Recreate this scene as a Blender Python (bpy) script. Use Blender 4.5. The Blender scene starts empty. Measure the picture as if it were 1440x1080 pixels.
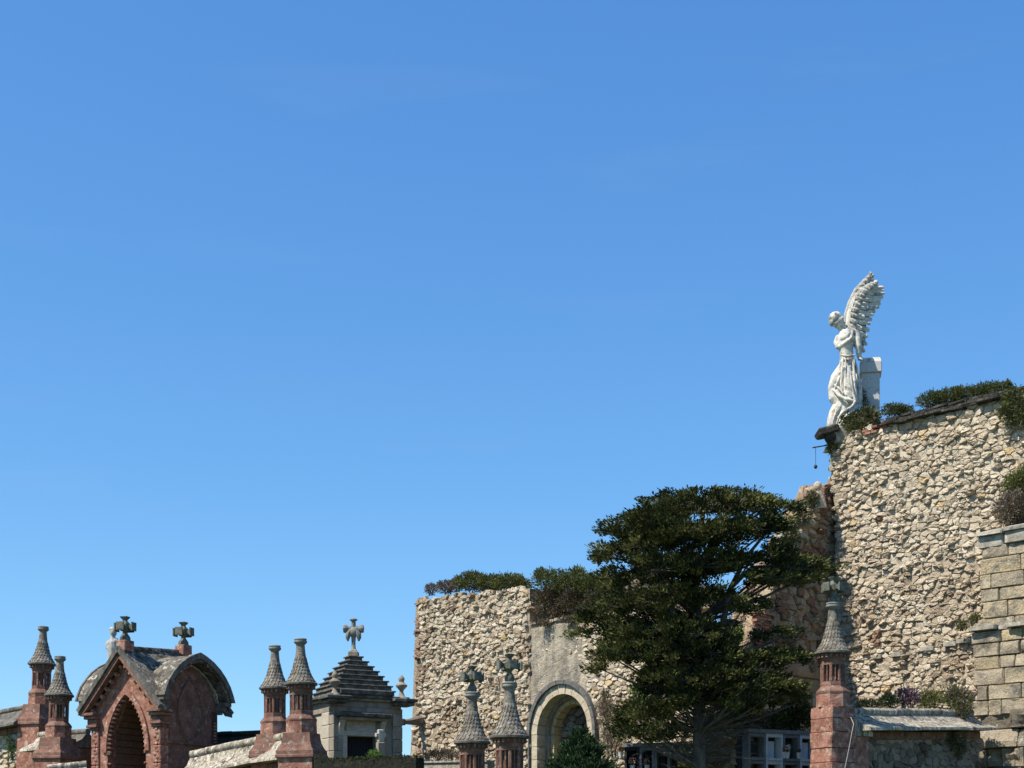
import bpy, bmesh, math, random
import numpy as np
from mathutils import Vector, Matrix, noise as mnoise

sc = bpy.context.scene
R_ = math.radians
# ---------------------------------------------------------------- camera
F, HZ, CAMZ = 2080.0, 1200.0, 1.6        # focal length and horizon in photo pixels (1440 x 1080)
cam = bpy.data.cameras.new('camera'); camo = bpy.data.objects.new('camera', cam)
sc.collection.objects.link(camo); sc.camera = camo
camo.location = (0, 0, CAMZ); camo.rotation_euler = (R_(90), 0, 0)
cam.sensor_width = 36; cam.lens = 36 * F / 1440; cam.shift_y = (HZ - 540) / 1440
cam.clip_end = 20000; cam.clip_start = .1
# ---------------------------------------------------------------- sky and sun
SUN_EL = 54.0
SKY_GRADE = ((.655, 1.0), (1.25, .78), (2.42, .53))     # per channel: scale, power
sd = Vector((-.90, -.435, 0)).normalized() * math.cos(R_(SUN_EL)); sd.z = math.sin(R_(SUN_EL))
w = bpy.data.worlds.new('World'); sc.world = w; w.use_nodes = True
nt = w.node_tree; nt.nodes.clear()
wo = nt.nodes.new('ShaderNodeOutputWorld'); bg = nt.nodes.new('ShaderNodeBackground')
sky = nt.nodes.new('ShaderNodeTexSky'); sky.sky_type = 'NISHITA'; sky.sun_disc = False
sky.sun_elevation = R_(SUN_EL); sky.sun_rotation = math.atan2(sd.x, sd.y)
sky.altitude = 900; sky.air_density = 1.0; sky.dust_density = 0.0; sky.ozone_density = 3.0
sep = nt.nodes.new('ShaderNodeSeparateColor'); com = nt.nodes.new('ShaderNodeCombineColor')   # deep clear-day blue as the camera graded it
nt.links.new(sky.outputs[0], sep.inputs[0])
for i_, (k_, p_) in enumerate(SKY_GRADE):
    pw = nt.nodes.new('ShaderNodeMath'); pw.operation = 'POWER'; pw.inputs[1].default_value = p_
    ml = nt.nodes.new('ShaderNodeMath'); ml.operation = 'MULTIPLY'; ml.inputs[1].default_value = k_
    nt.links.new(sep.outputs[i_], pw.inputs[0]); nt.links.new(pw.outputs[0], ml.inputs[0]); nt.links.new(ml.outputs[0], com.inputs[i_])
tcw = nt.nodes.new('ShaderNodeTexCoord'); mpw = nt.nodes.new('ShaderNodeMapping'); mpw.inputs['Scale'].default_value = (2.2, 2.2, 17); mpw.inputs['Location'].default_value = (.7, .2, .4)
nzw = nt.nodes.new('ShaderNodeTexNoise'); nzw.inputs['Scale'].default_value = 1.6; nzw.inputs['Detail'].default_value = 5; mrw = nt.nodes.new('ShaderNodeMapRange')
mrw.inputs[1].default_value = .60; mrw.inputs[2].default_value = .80; mrw.inputs[4].default_value = .06
mxw = nt.nodes.new('ShaderNodeMix'); mxw.data_type = 'RGBA'; mxw.inputs['B'].default_value = (2.6, 3.1, 4.2, 1)         # faint streaks of thin cloud
nt.links.new(tcw.outputs['Generated'], mpw.inputs[0]); nt.links.new(mpw.outputs[0], nzw.inputs['Vector']); nt.links.new(nzw.outputs[0], mrw.inputs[0])
nt.links.new(mrw.outputs[0], mxw.inputs['Factor']); nt.links.new(com.outputs[0], mxw.inputs['A']); nt.links.new(mxw.outputs['Result'], bg.inputs[0]); nt.links.new(bg.outputs[0], wo.inputs[0])
bg.inputs[1].default_value = 0.11
sl = bpy.data.lights.new('sun', 'SUN'); slo = bpy.data.objects.new('sun', sl); sc.collection.objects.link(slo)
sl.energy = 5.0; sl.angle = R_(.53); sl.color = (1, .93, .81)
slo.rotation_euler = sd.to_track_quat('Z', 'Y').to_euler(); slo.location = (-20, -10, 40)
sc.view_settings.view_transform = 'Standard'; sc.view_settings.look = 'None'
sc.view_settings.exposure = 0.55; sc.view_settings.gamma = 1

# ---------------------------------------------------------------- helpers
def P(px, py, D):
    return Vector(((px - 720) / F * D, D, CAMZ + (HZ - py) / F * D))
def PX(px, D): return (px - 720) / F * D
def PZ(py, D): return CAMZ + (HZ - py) / F * D

class G:
    def __init__(s): s.v = []; s.f = []; s.c = []; s.cur = .5
    def add(s, vs, fs, M=None):
        b = len(s.v)
        for p in vs:
            p = Vector(p)
            s.v.append(M @ p if M is not None else p)
            s.c.append(s.cur)
        for q in fs: s.f.append([i + b for i in q])
    def box(s, x0, x1, y0, y1, z0, z1, M=None, tx=0, ty=0):
        vs = [(x0, y0, z0), (x1, y0, z0), (x1, y1, z0), (x0, y1, z0),
              (x0 + tx, y0 + ty, z1), (x1 - tx, y0 + ty, z1), (x1 - tx, y1 - ty, z1), (x0 + tx, y1 - ty, z1)]
        s.add(vs, [(3, 2, 1, 0), (4, 5, 6, 7), (0, 1, 5, 4), (1, 2, 6, 5), (2, 3, 7, 6), (3, 0, 4, 7)], M)
        return s
    def bevbox(s, x0, x1, y0, y1, z0, z1, b=.02, M=None, jit=0, rng=None):
        bm = bmesh.new(); bmesh.ops.create_cube(bm, size=1)
        for v in bm.verts:
            v.co = Vector((x0 + (v.co.x + .5) * (x1 - x0), y0 + (v.co.y + .5) * (y1 - y0), z0 + (v.co.z + .5) * (z1 - z0)))
            if jit: v.co += Vector((rng.uniform(-jit, jit), rng.uniform(-jit, jit), rng.uniform(-jit, jit)))
        bmesh.ops.bevel(bm, geom=bm.edges[:], offset=b, segments=1, affect='EDGES')
        bm.verts.index_update()
        s.add([v.co.copy() for v in bm.verts], [[v.index for v in f.verts] for f in bm.faces], M); bm.free()
        return s
    def lathe(s, prof, n=16, M=None, a0=0.0, cap=True, sx=1, sy=1):
        vs = []; fs = []
        for r, z in prof:
            for k in range(n):
                a = a0 + 2 * math.pi * k / n
                vs.append((r * math.cos(a) * sx, r * math.sin(a) * sy, z))
        for i in range(len(prof) - 1):
            for k in range(n):
                k2 = (k + 1) % n
                fs.append((i * n + k, i * n + k2, (i + 1) * n + k2, (i + 1) * n + k))
        if cap:
            fs.append(list(range(n))[::-1]); fs.append([(len(prof) - 1) * n + k for k in range(n)])
        s.add(vs, fs, M); return s
    def tube(s, pts, rad, n=6, M=None, cap=True):
        pts = [Vector(p) for p in pts]
        if not hasattr(rad, '__len__'): rad = [rad] * len(pts)
        vs = []; fs = []
        ref = Vector((0, 0, 1)) if abs((pts[-1] - pts[0]).normalized().z) < .9 else Vector((1, 0, 0))
        for i, p in enumerate(pts):
            t = (pts[min(i + 1, len(pts) - 1)] - pts[max(i - 1, 0)]).normalized()
            a = t.cross(ref).normalized(); b = t.cross(a).normalized()
            for k in range(n):
                q = 2 * math.pi * k / n
                vs.append(p + (a * math.cos(q) + b * math.sin(q)) * rad[i])
        for i in range(len(pts) - 1):
            for k in range(n):
                k2 = (k + 1) % n
                fs.append((i * n + k, i * n + k2, (i + 1) * n + k2, (i + 1) * n + k))
        if cap:
            fs.append(list(range(n))[::-1]); fs.append([(len(pts) - 1) * n + k for k in range(n)])
        s.add(vs, fs, M); return s
    def prism(s, poly, d0, d1, fn):
        """polygon (a,b) list extruded from depth d0 to d1; fn(a,b,d)->world"""
        n = len(poly)
        vs = [fn(a, b, d0) for a, b in poly] + [fn(a, b, d1) for a, b in poly]
        fs = [list(range(n))[::-1], [n + i for i in range(n)]]
        for i in range(n):
            j = (i + 1) % n; fs.append((i, j, n + j, n + i))
        s.add(vs, fs); return s
    def ico(s, c, r, sub=2, sc_=(1, 1, 1), M=None):
        bm = bmesh.new(); bmesh.ops.create_icosphere(bm, subdivisions=sub, radius=1); bm.verts.index_update()
        s.add([Vector((v.co.x * sc_[0] * r + c[0], v.co.y * sc_[1] * r + c[1], v.co.z * sc_[2] * r + c[2])) for v in bm.verts],
              [[v.index for v in f.verts] for f in bm.faces], M); bm.free(); return s
    def obj(s, name, mat, parent=None, smooth=False, fixn=True, local=False, kind=None):
        me = bpy.data.meshes.new(name)
        off = Vector((0, 0, 0))
        if parent is not None and not local:
            q = parent
            while q is not None: off = off + q.location; q = q.parent
        me.from_pydata([tuple(Vector(p) - off) for p in s.v], [], s.f)
        at = me.attributes.new('tone', 'FLOAT', 'POINT'); at.data.foreach_set('value', np.array(s.c, dtype=np.float32))
        if fixn:
            bm = bmesh.new(); bm.from_mesh(me); bmesh.ops.recalc_face_normals(bm, faces=bm.faces); bm.to_mesh(me); bm.free()
        if smooth:
            me.polygons.foreach_set('use_smooth', [True] * len(me.polygons))
            if smooth != 'full':
                try: me.set_sharp_from_angle(angle=R_(38))
                except Exception: pass
        me.materials.append(M_[mat] if isinstance(mat, str) else mat)
        o = bpy.data.objects.new(name, me); sc.collection.objects.link(o)
        if parent is not None: o.parent = parent
        if kind: o['kind'] = kind
        return o

def thing(name, label, cat, loc=(0, 0, 0), rz=0.0, group=None):
    o = bpy.data.objects.new(name, None); sc.collection.objects.link(o)
    o.empty_display_size = .2
    o.location = loc; o.rotation_euler = (0, 0, rz); o['label'] = label; o['category'] = cat; o['kind'] = 'thing'
    if group: o['group'] = group
    return o
def dup(root, loc, rz, label, scale=None, tilt=(0, 0)):
    r = root.copy(); sc.collection.objects.link(r); r.location = loc; r.rotation_euler = (Matrix.Rotation(R_(tilt[0]), 3, 'Y') @ Matrix.Rotation(R_(tilt[1]), 3, 'X') @ Matrix.Rotation(rz, 3, 'Z')).to_euler(); r['label'] = label
    if scale: r.scale = (scale,) * 3
    def rec(a, b):
        for ch in list(a.children):
            c = ch.copy(); sc.collection.objects.link(c); c.parent = b; rec(ch, c)
    rec(root, r); return r

# ---------------------------------------------------------------- materials
M_ = {}
def mat(name, ramp, scale=2.5, rough=.9, bump=.35, bscale=14, attr=0.0, spots=None, fine=.25, streak=False, spec=.25, transl=0.0, detail=8, bdist=.03):
    m = bpy.data.materials.new(name); m.use_nodes = True; M_[name] = m
    t = m.node_tree; n = t.nodes; L = t.links.new; b = n['Principled BSDF']
    b.inputs['Roughness'].default_value = rough; b.inputs['Specular IOR Level'].default_value = spec
    tc = n.new('ShaderNodeTexCoord'); oi = n.new('ShaderNodeObjectInfo')
    va = n.new('ShaderNodeVectorMath'); va.operation = 'MULTIPLY_ADD'; va.inputs[1].default_value = (1, 1, 1)
    sc_ = n.new('ShaderNodeVectorMath'); sc_.operation = 'SCALE'; sc_.inputs['Scale'].default_value = 1
    cr = n.new('ShaderNodeCombineXYZ'); mu = n.new('ShaderNodeMath'); mu.operation = 'MULTIPLY'; mu.inputs[1].default_value = 37.0
    L(oi.outputs['Random'], mu.inputs[0]); L(mu.outputs[0], cr.inputs[0]); L(mu.outputs[0], cr.inputs[2])
    L(tc.outputs['Object'], va.inputs[0]); L(cr.outputs[0], va.inputs[2])
    vec = va.outputs[0]
    if streak:
        mp = n.new('ShaderNodeMapping'); mp.inputs['Scale'].default_value = (1, 1, .18); L(vec, mp.inputs[0]); cvec = mp.outputs[0]
    else: cvec = vec
    nz = n.new('ShaderNodeTexNoise'); nz.inputs['Scale'].default_value = scale; nz.inputs['Detail'].default_value = detail; nz.inputs['Roughness'].default_value = .65
    L(cvec, nz.inputs['Vector'])
    rp = n.new('ShaderNodeValToRGB'); el = rp.color_ramp.elements
    lo, hi = (.3, .7)
    for i, c in enumerate(ramp):
        p = lo + (hi - lo) * i / max(1, len(ramp) - 1)
        if attr: p = i / max(1, len(ramp) - 1)
        if i < 2: e = el[i]; e.position = p
        else: e = el.new(p)
        e.color = (*c, 1)
    if attr:
        at = n.new('ShaderNodeAttribute'); at.attribute_name = 'tone'
        mx = n.new('ShaderNodeMath'); mx.operation = 'MULTIPLY_ADD'; mx.inputs[1].default_value = 1 - attr * .0
        sb = n.new('ShaderNodeMath'); sb.operation = 'MULTIPLY_ADD'; sb.inputs[1].default_value = .9 * (1 - attr); sb.inputs[2].default_value = -.45 * (1 - attr)
        L(nz.outputs[0], sb.inputs[0]); L(at.outputs['Fac'], mx.inputs[0]); L(sb.outputs[0], mx.inputs[2]); L(mx.outputs[0], rp.inputs[0])
    else: L(nz.outputs[0], rp.inputs[0])
    col = rp.outputs[0]
    if spots:
        for (c, s, lo_, hi_) in spots:
            n2 = n.new('ShaderNodeTexNoise'); n2.inputs['Scale'].default_value = s; n2.inputs['Detail'].default_value = 6; n2.inputs['Roughness'].default_value = .7
            L(cvec if streak else vec, n2.inputs['Vector'])
            mr = n.new('ShaderNodeMapRange'); mr.inputs[1].default_value = lo_; mr.inputs[2].default_value = hi_; L(n2.outputs[0], mr.inputs[0])
            mc = n.new('ShaderNodeMix'); mc.data_type = 'RGBA'; mc.inputs['B'].default_value = (*c, 1)
            L(mr.outputs[0], mc.inputs['Factor']); L(col, mc.inputs['A']); col = mc.outputs['Result']
    if fine:
        n3 = n.new('ShaderNodeTexNoise'); n3.inputs['Scale'].default_value = scale * 11; n3.inputs['Detail'].default_value = 4; L(vec, n3.inputs['Vector'])
        mr = n.new('ShaderNodeMapRange'); mr.inputs[1].default_value = .3; mr.inputs[2].default_value = .7
        mr.inputs[3].default_value = 1 - fine; mr.inputs[4].default_value = 1 + fine; L(n3.outputs[0], mr.inputs[0])
        mm = n.new('ShaderNodeVectorMath'); mm.operation = 'SCALE'; L(col, mm.inputs[0]); L(mr.outputs[0], mm.inputs['Scale']); col = mm.outputs[0]
    L(col, b.inputs['Base Color'])
    if bump:
        nb = n.new('ShaderNodeTexNoise'); nb.inputs['Scale'].default_value = bscale; nb.inputs['Detail'].default_value = 6; nb.inputs['Roughness'].default_value = .7; L(vec, nb.inputs['Vector'])
        bp = n.new('ShaderNodeBump'); bp.inputs['Strength'].default_value = bump; bp.inputs['Distance'].default_value = bdist
        L(nb.outputs[0], bp.inputs['Height']); L(bp.outputs[0], b.inputs['Normal'])
    if transl:
        tr = n.new('ShaderNodeBsdfTranslucent'); ms = n.new('ShaderNodeMixShader'); ms.inputs[0].default_value = transl
        L(col, tr.inputs[0]); out = n['Material Output']; L(b.outputs[0], ms.inputs[1]); L(tr.outputs[0], ms.inputs[2]); L(ms.outputs[0], out.inputs[0])
    return m

mat('rubble', [(.26, .15, .105), (.31, .24, .165), (.44, .36, .262), (.525, .44, .325), (.585, .51, .395), (.51, .37, .195)], attr=.66, scale=6, bump=1.0, bscale=9, bdist=.07, fine=.3)
mat('mortar', [(.24, .185, .125), (.42, .35, .255)], scale=6, bump=.9, bscale=16, bdist=.06)
mat('rubble_brown', [(.19, .095, .065), (.25, .175, .115), (.34, .26, .17), (.43, .34, .23)], attr=.66, scale=6, bump=1.0, bscale=9, bdist=.07, fine=.3)  # browner copy of rubble; the return wall's shade put into the colour
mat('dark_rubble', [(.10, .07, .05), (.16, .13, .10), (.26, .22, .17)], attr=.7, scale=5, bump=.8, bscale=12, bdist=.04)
mat('plaster', [(.22, .185, .135), (.36, .31, .235), (.46, .41, .32)], scale=5, bump=1.0, bscale=14, bdist=.06, spots=[((.20, .18, .15), 1.6, .50, .66)], streak=True, fine=.35)
mat('arch_stone', [(.33, .27, .19), (.46, .39, .28), (.52, .46, .36)], scale=3, bump=.4, bscale=16)
mat('hood_stone', [(.08, .08, .075), (.17, .165, .15)], scale=4, bump=.4, bscale=16)
mat('yellow_stone', [(.40, .30, .15), (.52, .43, .26)], scale=4, bump=.4, bscale=18)
mat('ashlar', [(.20, .165, .12), (.32, .265, .19), (.40, .335, .235), (.43, .34, .205)], attr=.55, scale=2.5, bump=1.0, bscale=8, bdist=.07, spots=[((.15, .135, .115), 2.0, .50, .66), ((.50, .47, .40), 3.0, .60, .70)], fine=.3)
mat('grey_ledge', [(.15, .135, .105), (.31, .285, .235), (.49, .46, .39)], scale=5, bump=.6, bscale=14)
mat('black_slab', [(.012, .011, .009), (.04, .037, .03), (.12, .11, .095)], scale=5, bump=.9, bscale=12, bdist=.05, spots=[((.30, .29, .25), 7, .62, .72)])
mat('red_stone', [(.14, .056, .038), (.275, .122, .085), (.37, .20, .15)], scale=3.5, bump=.7, bscale=13, bdist=.04, spots=[((.48, .34, .26), 5.5, .53, .66), ((.06, .034, .026), 2.5, .56, .70), ((.22, .20, .165), 7.0, .58, .66)])
mat('dull_red', [(.10, .05, .036), (.185, .096, .07), (.255, .155, .118)], scale=3.5, bump=.6, bscale=15, bdist=.03, spots=[((.045, .033, .027), 3, .54, .68), ((.30, .24, .195), 6, .56, .66)])
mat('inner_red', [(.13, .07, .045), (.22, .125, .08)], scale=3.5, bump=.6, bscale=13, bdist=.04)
mat('lichen', [(.075, .06, .045), (.17, .15, .12), (.32, .29, .24)], scale=7, bump=.9, bscale=16, bdist=.04, spots=[((.42, .40, .36), 9, .56, .68), ((.035, .03, .025), 6, .57, .7)], fine=.35)
mat('roof_lichen', [(.05, .043, .033), (.13, .115, .09), (.24, .215, .175)], scale=5, bump=.9, bscale=12, bdist=.05, spots=[((.045, .038, .03), 2.2, .48, .6), ((.42, .39, .33), 4.6, .55, .63)], fine=.35)
mat('coping', [(.10, .083, .06), (.27, .235, .18), (.47, .42, .335)], scale=8, bump=.7, bscale=15, bdist=.04, spots=[((.62, .57, .48), 9, .52, .62), ((.04, .034, .027), 6, .53, .64)], streak=True, fine=.3)
mat('dark_coping', [(.045, .04, .033), (.12, .11, .095), (.22, .2, .175)], scale=5, bump=.7, bscale=15, bdist=.04, spots=[((.33, .31, .27), 8, .6, .7)], streak=True)
mat('cross_stone', [(.05, .055, .042), (.115, .12, .095), (.19, .19, .155)], scale=7, bump=.4, bscale=20)
mat('ring_stone', [(.13, .13, .115), (.27, .265, .24)], scale=7, bump=.3, bscale=20)
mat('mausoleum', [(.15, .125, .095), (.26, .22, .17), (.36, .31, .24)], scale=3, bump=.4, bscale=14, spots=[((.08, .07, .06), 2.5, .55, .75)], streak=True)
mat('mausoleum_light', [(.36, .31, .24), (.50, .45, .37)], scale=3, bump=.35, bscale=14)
mat('step_stone', [(.035, .033, .028), (.09, .085, .072), (.20, .19, .16)], scale=5, bump=.5, bscale=14, spots=[((.24, .23, .2), 5, .6, .72)])
mat('door_dark', [(.008, .009, .012), (.016, .017, .02)], scale=6, rough=.7, bump=.1)
mat('marble', [(.32, .30, .25), (.60, .57, .50), (.74, .715, .66)], scale=4, rough=.75, bump=.3, bscale=20, bdist=.015, spots=[((.12, .11, .09), 3.0, .53, .66), ((.40, .25, .10), 2.0, .60, .70)], fine=.25)
mat('marble_grey', [(.20, .20, .175), (.36, .35, .31), (.52, .50, .45)], scale=6, rough=.8, bump=.4, bscale=20, bdist=.02, spots=[((.38, .27, .11), 3.0, .60, .7)])
mat('pedestal', [(.42, .415, .39), (.56, .555, .53)], scale=5, bump=.35, bscale=18, bdist=.02, spots=[((.14, .14, .13), 5, .58, .72)])
mat('niche_white', [(.46, .48, .50), (.58, .60, .62)], scale=5, rough=.6, bump=.1)
mat('niche_grey', [(.12, .125, .13), (.22, .225, .23)], scale=5, rough=.7, bump=.2)
mat('niche_dark', [(.015, .015, .017), (.03, .03, .033)], scale=5, rough=.6, bump=.1)
mat('iron', [(.02, .018, .016), (.05, .04, .035)], scale=9, rough=.7, bump=.2)
mat('cable_grey', [(.27, .26, .25), (.36, .35, .33)], scale=9, rough=.6, bump=0)
mat('bark', [(.05, .043, .035), (.13, .115, .095), (.20, .18, .155)], scale=8, bump=.8, bscale=20, streak=True)
mat('twig', [(.07, .06, .045), (.15, .135, .11)], scale=8, bump=0)
mat('cypress_leaf', [(.012, .018, .007), (.038, .048, .015), (.096, .103, .030), (.19, .18, .058)], attr=.85, scale=1.2, rough=.75, bump=0, fine=.0, transl=.12, spec=.15)
mat('shrub_leaf', [(.028, .038, .014), (.07, .08, .026), (.12, .135, .04), (.165, .165, .06)], attr=.85, scale=1.5, rough=.8, bump=0, fine=0, transl=.2, spec=.15)
mat('dry_leaf', [(.06, .045, .028), (.12, .10, .06), (.20, .165, .11), (.17, .12, .14)], attr=.85, scale=1.5, rough=.85, bump=0, fine=0, transl=.2, spec=.1)
mat('bright_leaf', [(.04, .09, .015), (.10, .19, .03), (.18, .30, .05)], attr=.85, scale=1.5, rough=.7, bump=0, fine=0, transl=.3, spec=.2)
mat('green_conifer', [(.012, .026, .010), (.024, .05, .018), (.05, .085, .032)], attr=.85, scale=1.5, rough=.7, bump=0, fine=0, transl=.12, spec=.15)
mat('lilac_flower', [(.09, .045, .065), (.24, .14, .185), (.42, .30, .35)], attr=.85, scale=3, rough=.8, bump=0, fine=0, transl=.25)
mat('pink_flower', [(.45, .16, .14), (.60, .32, .25), (.65, .45, .36)], attr=.85, scale=3, rough=.8, bump=0, fine=0, transl=.25)
mat('white_flower', [(.6, .6, .55), (.8, .8, .76)], attr=.85, scale=3, rough=.8, bump=0, fine=0, transl=.2)
mat('orange_flower', [(.40, .16, .06), (.55, .30, .14)], attr=.85, scale=3, rough=.8, bump=0, fine=0, transl=.2)
mat('pot', [(.55, .54, .5), (.7, .69, .66)], scale=5, rough=.6, bump=0)
mat('brick', [(.16, .07, .045), (.27, .125, .08), (.36, .22, .15)], attr=.8, scale=6, bump=.5, bscale=18)
mat('grass', [(.03, .045, .015), (.06, .08, .025), (.10, .10, .045)], scale=.8, bump=.6, bscale=6)
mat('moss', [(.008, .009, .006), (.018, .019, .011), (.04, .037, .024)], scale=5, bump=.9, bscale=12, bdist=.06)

# ---------------------------------------------------------------- ground
def hz(x, y):
    t = min(max((y - 8) / 34, 0), 1); t = t * t * (3 - 2 * t)
    back = min(max((y - 62) / 60, 0), 1)
    return 2.2 * t - 2.5 * back + .05 * mnoise.noise(Vector((x * .15, y * .15, 0)))
g = G()
xs = [-6000, -900, -250, -90] + [-40 + 2.5 * i for i in range(33)] + [90, 250, 900, 6000]
ys = [-6000, -400, -60] + [-8 + 2.5 * i for i in range(45)] + [180, 400, 1500, 9000]
for yy in ys:
    for xx in xs: g.v.append(Vector((xx, yy, hz(xx, yy)))); g.c.append(.5)
for j in range(len(ys) - 1):
    for i in range(len(xs) - 1):
        a = j * len(xs) + i; g.f.append((a, a + 1, a + len(xs) + 1, a + len(xs)))
go = g.obj('ground', 'grass', smooth='full'); go['kind'] = 'structure'

# ---------------------------------------------------------------- rubble stones
def clip(poly, nx, ny, c):
    out = []
    m = len(poly)
    for i in range(m):
        a = poly[i]; b = poly[(i + 1) % m]
        da = a[0] * nx + a[1] * ny - c; db = b[0] * nx + b[1] * ny - c
        if da <= 0: out.append(a)
        if (da < 0) != (db < 0) and da != db:
            t = da / (da - db); out.append((a[0] + (b[0] - a[0]) * t, a[1] + (b[1] - a[1]) * t))
    return out
def stone_cells(s0, s1, z0, z1, cw, ch, seed, aniso=1.5):
    rng = random.Random(seed); pts = []
    z = z0 - ch
    while z < z1 + ch:
        h = ch * rng.uniform(.6, 1.5); s = s0 - cw + rng.uniform(0, cw)
        while s < s1 + cw:
            wd = cw * rng.uniform(.42, 1.75)
            if rng.random() > .05: pts.append((s + wd / 2 + rng.uniform(-.15, .15) * cw, (z + h / 2 + rng.uniform(-.4, .4) * ch) * aniso))
            if rng.random() < .10: pts.append((s + rng.uniform(-.1, .1) * cw, (z + rng.uniform(0, 1) * h) * aniso))
            s += wd
        z += h
    A = np.array(pts); cells = []
    for i, (px, pz) in enumerate(pts):
        if px < s0 or px > s1 or pz < z0 * aniso or pz > z1 * aniso: continue
        d = (A[:, 0] - px) ** 2 + (A[:, 1] - pz) ** 2
        near = np.argsort(d)[1:20]
        R = cw * 1.5; poly = [(px - R, pz - R), (px + R, pz - R), (px + R, pz + R), (px - R, pz + R)]
        for j in near:
            qx, qz = pts[j]; nx, ny = qx - px, qz - pz
            poly = clip(poly, nx, ny, (qx * qx + qz * qz - px * px - pz * pz) / 2)
            if len(poly) < 3: break
        if len(poly) >= 3 and area(poly) > .004: cells.append(((px, pz / aniso), [(a, b / aniso) for a, b in poly]))
    return cells
def stone_geo(g, c, poly, fn, h, joint, rng, base=-.12, d0=0.0):
    cx = sum(p[0] for p in poly) / len(poly); cz = sum(p[1] for p in poly) / len(poly)
    q = []
    n = len(poly); sz = math.sqrt(area(poly))
    for i in range(n):                      # broken outline: blunted corners, some edges bent
        a = poly[i]; b = poly[(i + 1) % n]; L = math.hypot(b[0] - a[0], b[1] - a[1])
        if L < .035: q.append(((a[0] + b[0]) / 2, (a[1] + b[1]) / 2)); continue
        k = rng.uniform(.06, .2)
        q.append((a[0] + (b[0] - a[0]) * k, a[1] + (b[1] - a[1]) * k))
        if L > .12: k = rng.uniform(.4, .6); q.append((a[0] + (b[0] - a[0]) * k + rng.gauss(0, .012), a[1] + (b[1] - a[1]) * k + rng.gauss(0, .012)))
        k = rng.uniform(.8, .94); q.append((a[0] + (b[0] - a[0]) * k, a[1] + (b[1] - a[1]) * k))
    r2 = []
    for (a, b) in q:
        dx, dz = a - cx, b - cz; l = math.hypot(dx, dz) + 1e-6; k = max(.3, (l - joint * rng.uniform(.1, 1.5)) / l)
        r2.append((cx + dx * k, cz + dz * k))
    m = len(r2); tx, tz = rng.gauss(0, .17), rng.gauss(-.08, .18)
    vs = []; fs = []
    for (sc_, dd) in ((1.0, base), (.985, h * .66), (.80, h)):
        for (a, b) in r2:
            k = sc_ * (rng.uniform(.86, 1.12) if sc_ < .9 else rng.uniform(.98, 1.01)); aa, bb = cx + (a - cx) * k, cz + (b - cz) * k
            d = dd if dd < 0 else dd * rng.uniform(.6, 1.25) + (tx * (aa - cx) + tz * (bb - cz)) * (.6 if sc_ > .9 else 1)
            vs.append(fn(aa, bb, d0 + d))
    vs.append(fn(cx + rng.uniform(-.25, .25) * sz, cz + rng.uniform(-.2, .2) * sz, d0 + h * rng.uniform(.8, 1.3)))
    for r in range(2):
        for i in range(m):
            j = (i + 1) % m; fs.append((r * m + i, r * m + j, (r + 1) * m + j, (r + 1) * m + i))
    for i in range(m): fs.append((2 * m + i, 2 * m + (i + 1) % m, 3 * m))
    g.add(vs, fs)
def area(p): return abs(sum(p[i][0] * p[(i + 1) % len(p)][1] - p[(i + 1) % len(p)][0] * p[i][1] for i in range(len(p)))) / 2
def rubble(parent, fn, s0, s1, z0, z1, cw, ch, seed, keep, matname='rubble', h=(.015, .095), joint=.009, tone=None, hf=None, nparts=300, zsee=4.2, d0=0.0, name='stone'):
    rng = random.Random(seed + 1)
    cells = [(c, p) for c, p in stone_cells(s0, s1, z0, z1, cw, ch, seed) if keep(*c)]
    order = sorted(range(len(cells)), key=lambda i: -area(cells[i][1]) * (1 if cells[i][0][1] > zsee else .01))
    single = set(order[:nparts]); rest = G()
    for i, (c, p) in enumerate(cells):
        hh = rng.uniform(*h) * (hf(*c) if hf else 1)
        if rng.random() < .10: hh *= .15
        if rng.random() < .06: hh *= 1.7
        t = tone(c[0], c[1], rng) if tone else rng.betavariate(2.2, 1.8)
        gg = G() if i in single else rest
        gg.cur = t; stone_geo(gg, c, p, fn, hh, joint, rng, d0=d0)
        if i in single: gg.obj(name, matname, parent, smooth=False)
    if rest.v: rest.obj('rubble_stones', matname, parent, kind='stuff')

U = Vector((.70710678, -.70710678, 0)); N = Vector((-.70710678, -.70710678, 0)); UP = Vector((0, 0, 1))
def frame(O, u, n): return lambda s, z, d: Vector((O[0], O[1], 0)) + u * s + UP * z + n * d
def nz2(a, b, k=1.0, o=0): return mnoise.noise(Vector((a * k + o, b * k - o, o * 1.7)))

# ================================================================ RUINED WEST WALL (A + B)
A0 = Vector((-3.39, 52.2, 0)); A1 = Vector((.58, 48.2, 0)); LA = (A1 - A0).length
uA = (A1 - A0).normalized(); nA = Vector((uA.y, -uA.x, 0))
fA = frame(A0, uA, nA)
wallA = thing('ruined_wall', 'cream rubble stone ruin wall with bushes along its top left of the round arch', 'ruined wall', (-1.4, 50.4, 2.2))
def topA(s): return 10.62 - .05 * s + .10 * nz2(s, 0, 1.5)
def leftA(z): return .0 - max(0, (7.0 - z)) * .10 - (.12 if z < 6.2 else 0)
g = G(); prof = [(leftA(2), 1.5), (LA, 1.5)] + [(LA - LA * i / 12, topA(LA - LA * i / 12) - .12) for i in range(13)] + [(leftA(6.1), 6.1)]
g.prism(prof, 0, -1.2, fA); g.obj('masonry_core', 'mortar', wallA)
def toneA(s, z, r):
    t = r.betavariate(2.6, 1.7) * .85
    if s < .25 and z > 7.2: t = r.uniform(0, .2)
    if r.random() < .03: t = .98
    if nz2(s, z, .8, 3) > .3: t *= .6
    return t
rubble(wallA, fA, -.5, LA, 3.6, 10.8, .23, .14, 11, lambda s, z: leftA(z) + .02 < s < LA - .04 and z < topA(s) - .05 and not (1.0 < s < 1.28 and 5.75 < z < 6.05), tone=toneA, h=(.015, .10))
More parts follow.
